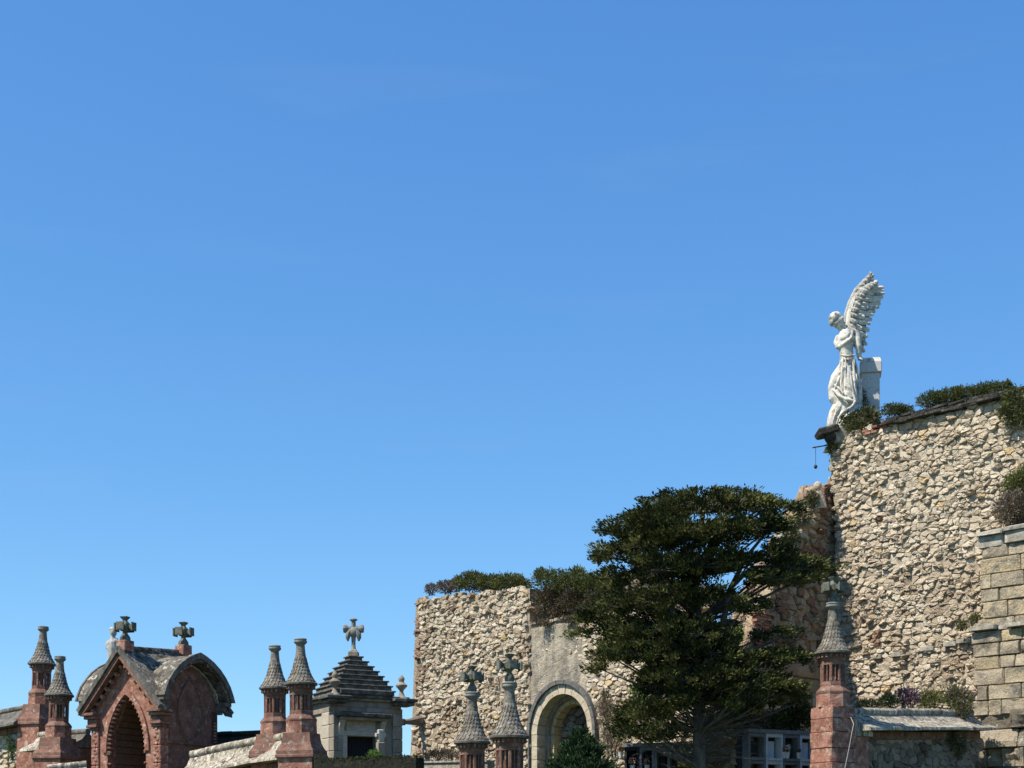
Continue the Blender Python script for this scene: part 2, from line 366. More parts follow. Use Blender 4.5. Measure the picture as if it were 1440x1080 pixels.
# corner stones of the right edge (return of A towards the recess)
wallB = thing('arched_wall', 'pale plastered ruin wall pierced by a round stone arch', 'ruined wall', (3, 45.6, 2.2))
B0 = A1.copy(); B1 = Vector((5.75, 43.0, 0)); LB = (B1 - B0).length; uB = (B1 - B0).normalized(); nB = Vector((uB.y, -uB.x, 0))
fB = frame(B0, uB, nB)
AC, AZ = 1.45, 5.45                       # arch centre and springing height
def archr(s, z):                          # radius measure, slightly pointed
    if z < AZ: return abs(s - AC)
    return math.hypot(s - AC, (z - AZ) / 1.12)
def ledge(s): return 9.05 + .05 * nz2(s, 2, 2) - (max(0, s - 4.2) * .35)
# plaster sheet
g = G(); ns, nzv = 150, 140; z0 = 3.2
idx = {}
for j in range(nzv + 1):
    for i in range(ns + 1):
        s = LB * i / ns; z = z0 + (9.1 - z0) * j / nzv
        z = min(z, ledge(s))
        bare = .5 + .5 * nz2(s, z, .9, 5) + (s - 2.6) * .38
        d = -.02 + .035 * nz2(s, z, 2.2) + .02 * nz2(s, z, 7) - max(0, min(1, bare)) * .07
        idx[i, j] = len(g.v); g.v.append(fB(s, z, d)); g.c.append(.5)
for j in range(nzv):
    for i in range(ns):
        s = LB * (i + .5) / ns; z = z0 + (9.1 - z0) * (j + .5) / nzv
        if archr(s, z) < 1.36: continue
        g.f.append((idx[i, j], idx[i + 1, j], idx[i + 1, j + 1], idx[i, j + 1]))
g.obj('plaster_face', 'plaster', wallB, smooth='full')
g = G(); g.prism([(0, 8.2), (LB, 7.2), (LB, ledge(LB) - .04), (4.2, ledge(4.2) - .04), (0, ledge(0) - .04)], -.12, -1.1, fB)
g.prism([(0, 1.5), (.02, 1.5), (.02, 8.2), (0, 8.2)], -.12, -1.1, fB); g.prism([(2.9, 1.5), (LB, 1.5), (LB, 7.6), (2.9, 7.9)], -.12, -1.1, fB)
g.obj('masonry_core', 'mortar', wallB)
rubble(wallB, fB, 0, LB, 3.6, 9.1, .22, .155, 21, lambda s, z: archr(s, z) > 1.52 and z < ledge(s) - .08 and s > .08, tone=toneA,
       hf=lambda s, z: max(.18, min(1, .25 + .5 * nz2(s, z, .9, 5) + (s - 2.6) * .38)), h=(.05, .12), d0=-.06)
# ledge coping of the plaster wall
for k in range(5):
    g = G(); a, b = .03 + k * .55, .03 + (k + 1) * .55 - .02
    z = ledge((a + b) / 2); g.bevbox(0, 1, 0, 1, 0, 1, .03)
    g.v = [fB(a + (b - a) * p.x, z - .02 + .09 * p.z + .01 * nz2(k, p.x, 3), .06 - .5 * p.y) for p in g.v]
    g.obj('ledge_slab', 'rubble', wallB)
# arch orders
def arc_piece(g, r0, r1, a0, a1, d0, d1, n=3, fn=fB):
    vs = []; fs = []
    for i in range(n + 1):
        a = a0 + (a1 - a0) * i / n
        for (r, d) in ((r0, d0), (r1, d0), (r1, d1), (r0, d1)):
            vs.append(fn(AC + r * math.cos(a), AZ + r * math.sin(a) * 1.12, d))
    for i in range(n):
        for k in range(4): fs.append((i * 4 + k, i * 4 + (k + 1) % 4, i * 4 + 4 + (k + 1) % 4, i * 4 + 4 + k))
    fs += [(0, 1, 2, 3), tuple(4 * n + k for k in (3, 2, 1, 0))]
    g.add(vs, fs)
arch = G()
rngm = random.Random(5)
def order(name, r0, r1, d0, d1, nv, matn, gap=.006, tone=None):
    for k in range(nv):
        a0 = math.pi * k / nv + gap; a1 = math.pi * (k + 1) / nv - gap
        g = G(); g.cur = rngm.random(); arc_piece(g, r0, r1, a0, a1, d0 + rngm.uniform(-.012, .012), d1); g.obj(name, matn, wallB, smooth=True)
    for sg in (-1, 1):
        z = AZ
        while z > 3.4:
            h = rngm.uniform(.34, .5); g = G(); g.cur = rngm.random(); x0, x1 = sorted((AC + sg * r0, AC + sg * r1))
            if x0 < .02: x0 = .02
            g.bevbox(0, 1, 0, 1, 0, 1, .02)
            g.v = [fB(x0 + (x1 - x0) * p.x, z - h + .008 + (h - .012) * p.z, d1 + (d0 - d1) * p.y) for p in g.v]
            g.obj('jamb_stone', matn, wallB, smooth=True); z -= h
order('hood_stone', 1.38, 1.50, .12, -.2, 13, 'hood_stone')
order('voussoir', 1.10, 1.375, .02, -.45, 13, 'arch_stone')
order('voussoir', .97, 1.12, -.38, -.60, 13, 'mausoleum')  # darker stone colour stands in for the recess shadow
order('inner_voussoir', .84, .985, -.50, -.95, 11, 'yellow_stone', gap=.012)
g = G(); g.prism([(.2, 3), (2.9, 3), (2.9, 7.3), (.2, 7.3)], -.93, -1.2, fB); g.obj('blocking_wall', 'door_dark', wallB)
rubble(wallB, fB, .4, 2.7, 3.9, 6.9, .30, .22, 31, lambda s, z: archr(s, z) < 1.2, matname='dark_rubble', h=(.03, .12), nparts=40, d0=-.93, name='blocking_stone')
# recessed upper storey; shade of the recess put into the dark stone colour
g = G(); g.prism([(.0, 8.9), (LB - .6, 8.9), (LB - .6, 9.5), (4.2, 10.3), (2.5, 10.45), (0, 10.4)], -.75, -1.5, fB); g.obj('upper_core', 'mortar', wallB)
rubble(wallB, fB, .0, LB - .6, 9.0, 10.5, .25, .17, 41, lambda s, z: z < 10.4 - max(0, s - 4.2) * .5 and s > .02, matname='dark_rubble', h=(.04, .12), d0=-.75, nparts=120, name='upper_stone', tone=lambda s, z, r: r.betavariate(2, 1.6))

# ================================================================ RETURN WALL R (in shade)
C0 = Vector((10.15, 47.4, 0)); R0 = B1.copy(); LR = (C0 - R0).length; uR = (C0 - R0).normalized(); nR = Vector((uR.y, -uR.x, 0))
fR = frame(R0, uR, nR)
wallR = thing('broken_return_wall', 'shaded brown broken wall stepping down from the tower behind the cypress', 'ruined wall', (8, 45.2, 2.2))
RT = [(0, 6.3), (.8, 7.0), (1.6, 8.0), (2.3, 8.7), (2.9, 9.5), (3.4, 10.1), (3.9, 10.7), (4.5, 11.5), (4.9, 11.95), (5.15, 12.2), (5.4, 12.5), (5.8, 13.0), (6.2, 13.55), (6.6, 13.8)]
def topR(s):
    if s <= RT[0][0]: return RT[0][1]
    for (a, za), (b, zb) in zip(RT, RT[1:]):
        if a <= s <= b: return za + (zb - za) * (s - a) / (b - a)
    return RT[-1][1]
g = G(); g.prism([(0, 1.5), (LR + 1.2, 1.5), (LR + 1.2, topR(LR) - .1), (LR, topR(LR) - .1)] + [(s, z - .1) for s, z in RT[::-1] if s < LR], 0, -1.1, fR); g.obj('masonry_core', 'mortar', wallR)
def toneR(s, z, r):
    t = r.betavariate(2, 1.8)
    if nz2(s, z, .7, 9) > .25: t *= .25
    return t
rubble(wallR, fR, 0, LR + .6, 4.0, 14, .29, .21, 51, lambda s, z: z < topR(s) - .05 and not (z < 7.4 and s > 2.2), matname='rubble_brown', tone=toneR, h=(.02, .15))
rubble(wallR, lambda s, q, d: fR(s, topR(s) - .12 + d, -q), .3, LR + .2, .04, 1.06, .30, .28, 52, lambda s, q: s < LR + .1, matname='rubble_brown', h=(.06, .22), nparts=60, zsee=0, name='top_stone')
rg = random.Random(77)
z = 4.0                                    # courses of larger squared blocks low down
while z < 7.4:
    s = 2.2; h = rg.uniform(.38, .5)
    while s < LR - .15:
        wd = min(rg.uniform(.5, 1.0), LR - .03 - s); g = G(); g.cur = rg.uniform(.3, 1); g.bevbox(0, 1, 0, 1, 0, 1, .05, jit=.02, rng=rg)
        dd = rg.uniform(.02, .16); g.v = [fR(s + .01 + (wd - .02) * p.x, z + .01 + (h - .02) * p.z, dd - .25 + .25 * p.y + .02 * nz2(p.x * 4, z + p.z)) for p in g.v]
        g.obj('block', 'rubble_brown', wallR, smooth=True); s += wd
    z += h
# torn brick core showing in the broken edge
for k in range(16):
    g = G(); g.cur = rg.random(); s = 2.05 + rg.uniform(-.06, .06); z = 7.55 + k * .085
    for q in range(3):
        g = G(); g.cur = rg.random(); g.bevbox(0, 1, 0, 1, 0, 1, .01, jit=.01, rng=rg)
        s1 = s + q * .27 + (.13 if k % 2 else 0); dd = .16 + rg.uniform(-.03, .08) - q * .03
        g.v = [fR(s1 + .25 * p.x, z + .072 * p.z, dd - .2 + .2 * p.y) for p in g.v]; g.obj('brick', 'brick', wallR)
for (s, w_, dz) in ((4.45, .5, .03), (4.85, .3, .06), (3.4, .4, .02)):     # pale slabs lying on the broken top
    g = G(); g.cur = .9; g.bevbox(-w_ / 2, w_ / 2, -.5, .5, -.09, .09, .03, M=None)
    c = fR(s, topR(s) + dz, -.2); g.v = [c + Matrix.Rotation(R_(-28), 3, nR) @ (uR * p.x + nR * p.y + UP * p.z) for p in g.v]; g.obj('top_slab', 'grey_ledge', wallR)

# ================================================================ TOWER C
tower = thing('ruined_tower', 'tall cream rubble tower wall carrying the winged statue', 'ruined tower', (13, 46, 2.2))
fC = frame(C0, U, N); LC = 8.4
def topC(s): return 14.72 + min(.25, s * .3) + .06 * nz2(s, 1, 1.3) + (.05 if s > 6.0 else 0)
def leftC(z): return max(0, min(.24, (14.3 - z) * .1)) + .07 * nz2(z, 4, 1.3) + .04 * nz2(z, 9, 4)
g = G(); g.prism([(LC, 1.5), (LC, 14.9), (.5, 14.78)] + [(leftC(14.62 - .25 * k) + .03, 14.62 - .25 * k) for k in range(52)], 0, -3.2, fC); g.obj('masonry_core', 'mortar', tower)
def toneC(s, z, r):
    t = .28 + .55 * r.betavariate(2.4, 1.8)
    if nz2(s, z, .45, 12) > .12: t *= .72
    if nz2(s, z, .9, 31) > .38: t *= .6
    if z < 9 and r.random() < .25: t *= .75
    if r.random() < .015: t = .98
    if 1.75 < s < 2.0 and 11.7 < z < 12.1: t = 0
    if s < .3 and z < 13.2 and r.random() < .4: t = .08
    if 1.5 < s < 1.9 and 7.6 < z < 8.6 and r.random() < .5: t = .05
    return t
rubble(tower, fC, -.1, LC, 4.2, 15.0, .25, .145, 61, lambda s, z: leftC(z) + .03 < s < 8 and z < topC(s) - .04 and not (s > 5.9 and z < 10.5) and not (.62 < s < .78 and 13.35 < z < 13.75), tone=toneC, h=(.015, .11), joint=.009)
# dark slab coping on the tower top
rg = random.Random(8); s = 2.0
k = 0
while s < 6.0:
    wd = rg.uniform(.42, .75); 
    for lay in range(3):
        g = G(); g.bevbox(0, 1, 0, 1, 0, 1, .06, jit=.03, rng=rg); tl = rg.uniform(-.04, .04); pr = .22 - .06 * lay + rg.uniform(-.08, .08)
        zz = 14.80 + .085 * lay + rg.uniform(-.02, .02)
        g.v = [fC(s - .03 + (wd + .03) * p.x + lay * .07, zz + .08 * p.z + tl * p.x + .05 * p.y, pr - .9 + .9 * p.y) for p in g.v]
        g.obj('coping_slab', 'black_slab', tower)
    s += wd
# remains of a string course
for (a, b, z, pr) in ((2.3, 2.75, 7.66, .14), (3.3, 3.75, 7.74, .12), (4.1, 4.5, 7.80, .16), (4.55, 5.3, 7.84, .24), (1.6, 1.95, 7.66, .1)):
    g = G(); g.bevbox(0, 1, 0, 1, 0, 1, .04, jit=.02, rng=rg); g.v = [fC(a + (b - a) * p.x, z + .13 * p.z, pr - .4 + .4 * p.y) for p in g.v]; g.obj('string_course', 'grey_ledge', tower)
# brick patch under the statue, corbel slab, upper bricks
for k in range(5):
    for q in range(4):
        if rg.random() < .5: continue
        g = G(); g.cur = rg.random() * .8; g.bevbox(0, 1, 0, 1, 0, 1, .03, jit=.05, rng=rg)
        a = 1.3 + q * .22 + (.1 if k % 2 else 0); g.v = [fC(a + .2 * p.x, 14.62 + .085 * k + .07 * p.z, .16 - .3 + .3 * p.y - .012 * k) for p in g.v]; g.obj('brick', 'brick', tower)
g = G(); c = P(1163, 608, 47.2); g.bevbox(-.30, .35, -.35, .45, -.10, .10, .05, jit=.04, rng=rg)
g.v = [c + Matrix.Rotation(R_(-14), 3, 'Y') @ p for p in g.v]; g.obj('corbel_slab', 'black_slab', tower)
g = G(); g.ico((0, 0, 0), .2, 2, (1.0, 1.1, 1.0)); c = P(1168, 616, 47.1); g.v = [c + p * (1 + .25 * nz2(p.x * 6, p.z * 6)) for p in g.v]; g.obj('corbel_stone', 'black_slab', tower)

# ---------------------------------------------------------------- ashlar buttress
butt = thing('stone_buttress', 'stepped buttress of squared sandstone blocks at the right edge', 'buttress', (14.2, 42.6, 2.2))
rg = random.Random(19)
fT = frame(C0, U, N)
def blocks(s0, s1, z0, z1, d, seed, hh=(.30, .50), rough=.03, eroded=0):
    rg = random.Random(seed); z = z1
    while z > z0:
        h = rg.uniform(*hh); s = s0 + rg.uniform(-.12, .12)
        while s < s1:
            wd = rg.choice((.35, .5, .7, .9, 1.15)) * rg.uniform(.85, 1.15); g = G(); g.cur = rg.betavariate(2, 1.3) if not eroded else rg.uniform(0, .45)
            bm = bmesh.new(); bmesh.ops.create_cube(bm, size=1); bmesh.ops.bevel(bm, geom=bm.edges[:], offset=.05, segments=1, affect='EDGES')
            fr = [f for f in bm.faces if f.calc_center_median().y > .49]
            bmesh.ops.subdivide_edges(bm, edges=list({e for f in fr for e in f.edges}), cuts=2, use_grid_fill=True); bm.verts.index_update()
            pr = rg.uniform(-.035, .03) - (eroded * rg.uniform(0, .16))
            for v in bm.verts:
                p = v.co + Vector((.5, .5, .5)); e = rough * nz2(s + p.x * wd, z + p.z * h, 3.5, seed)
                v.co = fT(s + .008 + (wd - .016) * p.x, z - h + .008 + (h - .016) * p.z, d + pr - .7 + .7 * p.y + (e if p.y > .8 else 0))
            g.add([v.co.copy() for v in bm.verts], [[v.index for v in f.verts] for f in bm.faces]); bm.free()
            g.obj('ashlar_block', 'ashlar', butt, smooth=True); s += wd
        z -= h
S0 = 5.68
g = G(); g.prism([(S0 - .1, 1.5), (8, 1.5), (8, 10.4), (S0 + .1, 10.4)], .6, -.5, fT); g.obj('masonry_core', 'mortar', butt)
blocks(S0 + .08, 7.8, 8.2, 10.42, .98, 3, rough=.05)
blocks(S0 - .1, 7.8, 5.7, 7.98, 1.05, 4, rough=.10)
blocks(S0 - .05, 7.8, 3.6, 5.7, 1.12, 6, rough=.22, eroded=1.2, hh=(.42, .6))
for (a, b, z, dz) in ((S0 - .2, S0 + .62, 8.00, 0), (S0 + .62, S0 + .92, 7.98, -.06), (S0 + .95, S0 + 1.7, 8.00, 0), (S0 + 1.7, S0 + 2.6, 8.00, .01), (S0 + 2.62, S0 + 3.6, 8.00, .0)):
    g = G(); g.bevbox(0, 1, 0, 1, 0, 1, .05, jit=.02, rng=rg); pr = 1.25 if dz > -.03 else 1.06
    g.v = [fT(a + (b - a) * p.x, z + (.17 - .05 * p.y) * p.z, pr - .8 + .8 * p.y) for p in g.v]; g.obj('string_course', 'grey_ledge', butt)
for (a, b, z) in ((S0 - .02, S0 + .75, 10.38), (S0 + .78, S0 + 1.6, 10.42), (S0 + 1.62, S0 + 2.5, 10.38), (S0 + 2.52, S0 + 3.6, 10.4)):
    for (dz, pr, h, sl) in ((0, 1.02, .34, 0), (.34, 1.12, .40, .30)):
        g = G(); g.bevbox(0, 1, 0, 1, 0, 1, .05, jit=.025, rng=rg)
        g.v = [fT(a + (b - a) * p.x + rg.uniform(-.005, .005), z + dz + h * p.z * (1 - (.75 * p.y if sl else 0)), pr - 1.1 + 1.1 * p.y - (.0)) for p in g.v]; g.obj('weathering_slab', 'grey_ledge', butt)

# ================================================================ PINNACLES
EZ = 2.2           # height of the eaves above the pinnacle root
def cross_parts(root, z, s=1.0, base=True, rot=R_(40)):
    M0 = Matrix.Translation((0, 0, z)) @ Matrix.Rotation(rot, 4, 'Z') @ Matrix.Scale(s, 4)
    if base: G().lathe([(.09, 0), (.115, .04), (.115, .11), (.085, .16), (.06, .2), (.055, .25), (.10, .31)], 12, M0).obj('cross_stem', 'cross_stone', root, smooth=True, local=True)
    G().bevbox(-.105, .105, -.105, .105, .28, .48, .03, M0).obj('cross_centre', 'cross_stone', root, local=True)
    for k in range(4):
        Mk = M0 @ Matrix.Translation((0, 0, .38)) @ Matrix.Rotation(k * math.pi / 2, 4, 'Z') @ Matrix.Rotation(math.pi / 2, 4, 'Y')
        g = G(); g.lathe([(.10, .09), (.055, .15), (.11, .235), (.15, .25), (.15, .285), (.11, .29)], 4, Mk, a0=math.pi / 4); g.obj('cross_arm', 'cross_stone', root, local=True)
    g = G(); g.lathe([(.12, .47), (.065, .53), (.06, .555), (.13, .63), (.135, .645), (.07, .655)], 4, M0, a0=math.pi / 4); g.obj('cross_top', 'cross_stone', root, local=True)

def pinnacle(label, cross=False, flare=True, z_ground=-4.0):
    root = thing('pinnacle', label, 'pinnacle', group='conical pinnacles of the cemetery wall')
    ox = math.pi / 8
    sp = [(.115, 1.10), (.125, .95), (.145, .76), (.18, .56), (.235, .36), (.31, .18), (.41, .03), (.45, 0)]
    g = G(); g.lathe([(r, EZ + z) for r, z in sp[::-1]], 24); spire = g.obj('spire', 'lichen' if not cross else 'lichen', root, smooth=True, local=True)
    def rr(z):
        for (r0, a), (r1, b) in zip(sp, sp[1:]):
            if b <= z <= a: return r1 + (r0 - r1) * (z - b) / (a - b)
        return .43
    g = G(); rgs = random.Random(3)                    # fish-scale tiles in overlapping rows
    for row in range(7):
        zt = .04 + row * .098; n = 22 - row
        for k in range(n):
            a = 2 * math.pi * (k + .5 * (row % 2)) / n; hw = math.pi / n * .86; o = .012 + rgs.uniform(0, .012)
            ring = []
            for (da, dz) in ((-1, .12), (-1, .045), (-.62, .01), (0, -.012), (.62, .01), (1, .045), (1, .12)):
                r = rr(min(1.08, max(0, zt + dz))) + (o if dz < .1 else .002); ring.append((r * math.cos(a + da * hw), r * math.sin(a + da * hw), EZ + zt + dz))
            c = [(p[0] * .97, p[1] * .97, p[2]) for p in ring]
            b = len(ring); g.cur = rgs.random(); g.add(ring + c, [tuple(range(b))] + [(i, i + 1, b + i + 1, b + i) for i in range(b - 1)])
    g.obj('scale_tiles', 'lichen', spire, local=True, kind='stuff')
    G().lathe([(.11, EZ + 1.06), (.165, EZ + 1.11), (.185, EZ + 1.135), (.185, EZ + 1.17), (.165, EZ + 1.18), (.165, EZ + 1.20), (.18, EZ + 1.21), (.17, EZ + 1.235), (.10, EZ + 1.25)], 20).obj('top_ring', 'ring_stone', root, smooth=True, local=True)
    G().lathe([(.36, EZ - .085), (.45, EZ - .06), (.465, EZ - .05), (.465, EZ - .005), (.44, EZ + .012)], 24).obj('eaves', 'dark_coping', root, smooth=True, local=True)
    G().lathe([(.315, EZ - .26), (.33, EZ - .20), (.335, EZ - .18), (.36, EZ - .17), (.36, EZ - .08)], 24).obj('cornice', 'dull_red', root, smooth=True, local=True)
    cn = root.children[-1]
    for k in range(20):
        a = 2 * math.pi * k / 20; M = Matrix.Rotation(a, 4, 'Z'); g = G(); g.box(.335, .40, -.03, .03, EZ - .165, EZ - .087, M); g.obj('dentil', 'dull_red', cn, local=True)
    # octagonal drum with open panels
    zt, zb = EZ - .255, EZ - .86
    G().lathe([(.15, zb), (.15, zt)], 8, a0=ox).obj('drum', 'dull_red', root, local=True)
    G().lathe([(.318, zt - .09), (.325, zt - .085), (.325, zt + .002), (.12, zt + .01)], 8, a0=ox).obj('drum_band', 'dull_red', root, local=True)
    G().lathe([(.318, zb - .01), (.325, zb), (.322, zb + .10), (.12, zb + .115)], 8, a0=ox).obj('drum_band', 'dull_red', root, local=True)
    for k in range(8):
        M = Matrix.Rotation(ox + k * math.pi / 4, 4, 'Z'); G().bevbox(.24, .318, -.036, .036, zb + .1, zt - .085, .012, M).obj('corner_post', 'dull_red', root, local=True)
        M = Matrix.Rotation(k * math.pi / 4, 4, 'Z')
        G().lathe([(.022, zb + .1), (.022, zb + .16), (.014, zb + .2), (.02, zb + .3), (.014, zb + .4), (.022, zt - .09)], 6, M @ Matrix.Translation((.268, 0, 0))).obj('baluster', 'dull_red', root, smooth=True, local=True)
    G().lathe([(.43, zb - .20), (.435, zb - .15), (.40, zb - .10), (.345, zb - .04), (.325, zb - .01), (.31, zb)], 8, a0=ox).obj('base_moulding', 'dull_red', root, local=True)
    z1 = zb - .20
    G().lathe([(.43, z1 - .34), (.42, z1 - .02), (.43, z1 + .004)], 8, a0=ox).obj('octagonal_base', 'red_stone', root, local=True)
    z2 = z1 - .335
    if flare:
        pr = [(.395, 0), (.405, -.14), (.43, -.28), (.48, -.40), (.545, -.50), (.55, -.62)]
        g = G(); vs = []; n = len(pr)
        g.lathe([(r * 1.414 if i else r * 1.414, z2 + z) for i, (r, z) in enumerate(pr[::-1])], 4, a0=math.pi / 4); g.obj('flared_pier', 'dull_red', root, local=True)
        G().box(-.50, .50, -.50, .50, z_ground, z2 - .615).obj('pier', 'red_stone', root, local=True)
        G().bevbox(-.57, .57, -.57, .57, z2 - .70, z2 - .60, .02).obj('string_course', 'dull_red', root, local=True)
    if cross: cross_parts(root, EZ + 1.24, 1.0)
    return root
def pin_loc(px, eaves_y, D): return (PX(px, D), D, PZ(eaves_y, D) - EZ)
p_plain = pinnacle('plain conical pinnacle standing just right of the gabled gate, left of its pair', False)
p_plain.location = pin_loc(386.5, 967, 43.6); p_plain.rotation_euler = (0, 0, R_(-22))
dup(p_plain, pin_loc(424.5, 961, 41.2), R_(-14), 'plain conical pinnacle nearest the stepped-roof mausoleum, right of its pair', tilt=(-.6, .5))
dup(p_plain, pin_loc(56, 933, 49.5), R_(-30), 'tallest plain conical pinnacle at the far left of the photo', tilt=(2.0, 0))
dup(p_plain, pin_loc(81, 977, 47.5), R_(-22), 'plain conical pinnacle just left of the gabled gate', tilt=(1.2, -.5))
p_cross = pinnacle('cross-topped pinnacle directly left of the round arch, taller of its pair', True)
p_cross.location = pin_loc(716.5, 1035, 34.1); p_cross.rotation_euler = (0, 0, R_(-20))
dup(p_cross, pin_loc(664, 1043, 37.0), R_(-8), 'cross-topped pinnacle with rubble wall behind, left of its pair')
# right-hand pinnacle on its broken red pier
pr_ = pinnacle('cross-topped pinnacle on a tall red pier in front of the tower wall', True, flare=False)
pr_.location = pin_loc(1171.5, 917, 37.2); pr_.rotation_euler = (0, 0, R_(0)); 
zb_ = EZ - .86 - .2 - .335
rg = random.Random(4)
Mr = Matrix.Rotation(R_(30), 4, 'Z')
def weath(g, k=.03):
    g.v = [p + Vector((k * nz2(p.y * 3, p.z * 3, 1, 2), k * nz2(p.x * 3, p.z * 3, 1, 6), 0)) for p in g.v]
z = zb_
for kk, (h, hw) in enumerate(((.30, .385), (.34, .40), (.40, .415), (.36, .405), (.36, .415), (.4, .41), (.5, .41))):
    g = G(); bm = bmesh.new(); bmesh.ops.create_cube(bm, size=1); bmesh.ops.bevel(bm, geom=bm.edges[:], offset=.03, segments=1, affect='EDGES'); bmesh.ops.subdivide_edges(bm, edges=bm.edges[:], cuts=2, use_grid_fill=True); bm.verts.index_update()
    g.add([Vector((v.co.x * 2 * hw, v.co.y * 2 * hw, z - h / 2 + v.co.z * (h - .008))) for v in bm.verts], [[v.index for v in f.verts] for f in bm.faces], Mr); bm.free(); weath(g, .05)
    g.obj('pier_block', 'red_stone', pr_, smooth=True, local=True); z -= h
g = G(); g.box(-.4, .4, -.4, .4, -5, z + .01, Mr); g.obj('pier_foot', 'red_stone', pr_, local=True)
g = G(); Ms = Mr                                                    # sloping weathered shoulder towards the wall
g.add([(.36, -.42, zb_ - .30), (.36, .42, zb_ - .30), (.95, .42, zb_ - .62), (.95, -.42, zb_ - .62), (.36, -.42, zb_ - .72), (.36, .42, zb_ - .72), (.95, .42, zb_ - .72), (.95, -.42, zb_ - .72)],
      [(0, 1, 2, 3), (4, 7, 6, 5), (0, 3, 7, 4), (1, 5, 6, 2), (3, 2, 6, 7), (0, 4, 5, 1)], Ms); g.obj('pier_shoulder', 'coping', pr_, local=True)
g = G(); g.box(.38, .85, -.36, .36, -3, zb_ - .725, Ms); g.obj('pier_return', 'red_stone', pr_, local=True)

# ================================================================ COPED WALLS
def coped_wall(name, label, a, b, za, zb, parent_cat='wall', th=.25, slope_h=.42, slope_w=.30, cop='coping', body='dull_red', rub=None, seglen=.62, zsee=3.5, frieze=True, seed=1, roll=.10):
    """a,b: plan points; za,zb: height of the roll's top"""
    a = Vector((a[0], a[1], 0)); b = Vector((b[0], b[1], 0)); u = (b - a).normalized(); n = Vector((u.y, -u.x, 0)); L = (b - a).length
    if n.y > 0: n = -n
    root = thing(name, label, 'wall', tuple((a + b) / 2 + Vector((0, 0, 2))))
    fn = frame(a, u, n); rg = random.Random(seed)
    zt = lambda s: za + (zb - za) * s / L
    k = max(1, round(L / seglen)); wth = th + slope_w
    for i in range(k):
        s0, s1 = L * i / k + .004, L * (i + 1) / k - .004; dz = rg.uniform(-.008, .008)
        pts = []
        for s in (s0, s1):
            z = zt(s) - 2 * roll + .03 + dz
            pts.append([fn(s, z, .06), fn(s, z - slope_h * .45, .06 + slope_w * .38), fn(s, z - slope_h, wth - .02), fn(s, z - slope_h - .07, wth), fn(s, z - slope_h - .075, -wth), fn(s, z - slope_h, -wth + .02), fn(s, z - slope_h * .45, -.06 - slope_w * .38), fn(s, z, -.06)])
        g = G(); m = 8; g.add(pts[0] + pts[1], [tuple(range(m))[::-1], tuple(m + q for q in range(m))] + [(q, (q + 1) % m, m + (q + 1) % m, m + q) for q in range(m)]); g.obj('coping_slab', cop, root)
        g = G(); g.tube([fn(s0, zt(s0) - roll + dz, 0), fn((s0 + s1) / 2, zt((s0 + s1) / 2) - roll + dz, 0), fn(s1, zt(s1) - roll + dz, 0)], roll, 12); g.obj('roll_stone', cop, root, smooth=True)
        if frieze:
            z = zt(s0) - 2 * roll + .03 - slope_h - .08; g = G(); g.bevbox(0, 1, 0, 1, 0, 1, .05)
            g.v = [fn(s0 + (s1 - s0) * p.x, z - .22 + .21 * p.z + (zt(s1) - zt(s0)) * p.x, th + .05 - (2 * th + .1) * p.y) for p in g.v]; g.obj('frieze_block', body, root)
    drop = 2 * roll - .03 + slope_h + (.30 if frieze else .08)
    g = G(); g.prism([(0, 1.0), (L, 1.0), (L, zt(L) - drop), (0, zt(0) - drop)], th, -th, fn); g.obj('wall_body', 'mortar' if rub else body, root)
    if rub: rubble(root, fn, 0, L, zsee, max(za, zb) - drop + .03, .30, .15, seed, lambda s, z: z < zt(s) - drop - .02, matname=rub, h=(.02, .08), joint=.012, d0=th, zsee=zsee)
    return root
w_r = coped_wall('cemetery_wall', 'coped rubble wall running from the red pier to the buttress at right', (PX(1188, 37.3), 37.5), (PX(1366, 42.0), 42.0), 5.30, 5.68, rub='dark_rubble', zsee=3.2, seed=71, slope_h=.38, slope_w=.55, seglen=.8)  # dark stones carry the shade of this wall face in their colour
w_1 = coped_wall('cemetery_wall', 'red wall with pale lichened coping between the gate and the pinnacle pair', (PX(270, 45), 44.9), (PX(380, 43.6), 43.7), 4.72, 5.14, seed=72, slope_h=.58, slope_w=.5, roll=.125)
w_2 = coped_wall('cemetery_wall', 'short coped wall piece between the two plain pinnacles beside the mausoleum', (PX(388, 43.6), 43.4), (PX(423, 41.2), 41.5), 5.10, 5.08, seed=73, slope_h=.58, slope_w=.5, roll=.125)
w_3 = coped_wall('cemetery_wall', 'dark coped wall entering at the left edge below the tallest pinnacle', (PX(-40, 50.8), 50.8), (PX(40, 49.7), 49.7), 6.35, 6.62, cop='dark_coping', rub='rubble', seed=74, zsee=4.4, slope_h=.5, slope_w=.45)
w_4 = coped_wall('cemetery_wall', 'dark coped wall behind, between the left pinnacle and the gate', (PX(92, 49.5), 49.5), (PX(124, 48.5), 48.5), 5.72, 5.70, cop='dark_coping', seed=75, slope_h=.4, slope_w=.4)
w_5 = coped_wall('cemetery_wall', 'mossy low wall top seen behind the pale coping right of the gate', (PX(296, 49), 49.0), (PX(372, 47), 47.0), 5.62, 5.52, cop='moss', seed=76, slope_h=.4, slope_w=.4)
w_6 = coped_wall('cemetery_wall', 'pale low coping at the bottom edge beside the left jamb of the gate', (PX(66, 43.5), 43.5), (PX(122, 43.8), 43.8), 4.20, 4.35, seed=77, slope_h=.3, slope_w=.3)
w_8 = coped_wall('cemetery_wall', 'short sloping coping stub between the two leftmost pinnacles', (PX(60, 49.0), 48.7), (PX(82, 47.5), 47.7), 5.60, 5.60, seed=79, slope_h=.45, slope_w=.5)
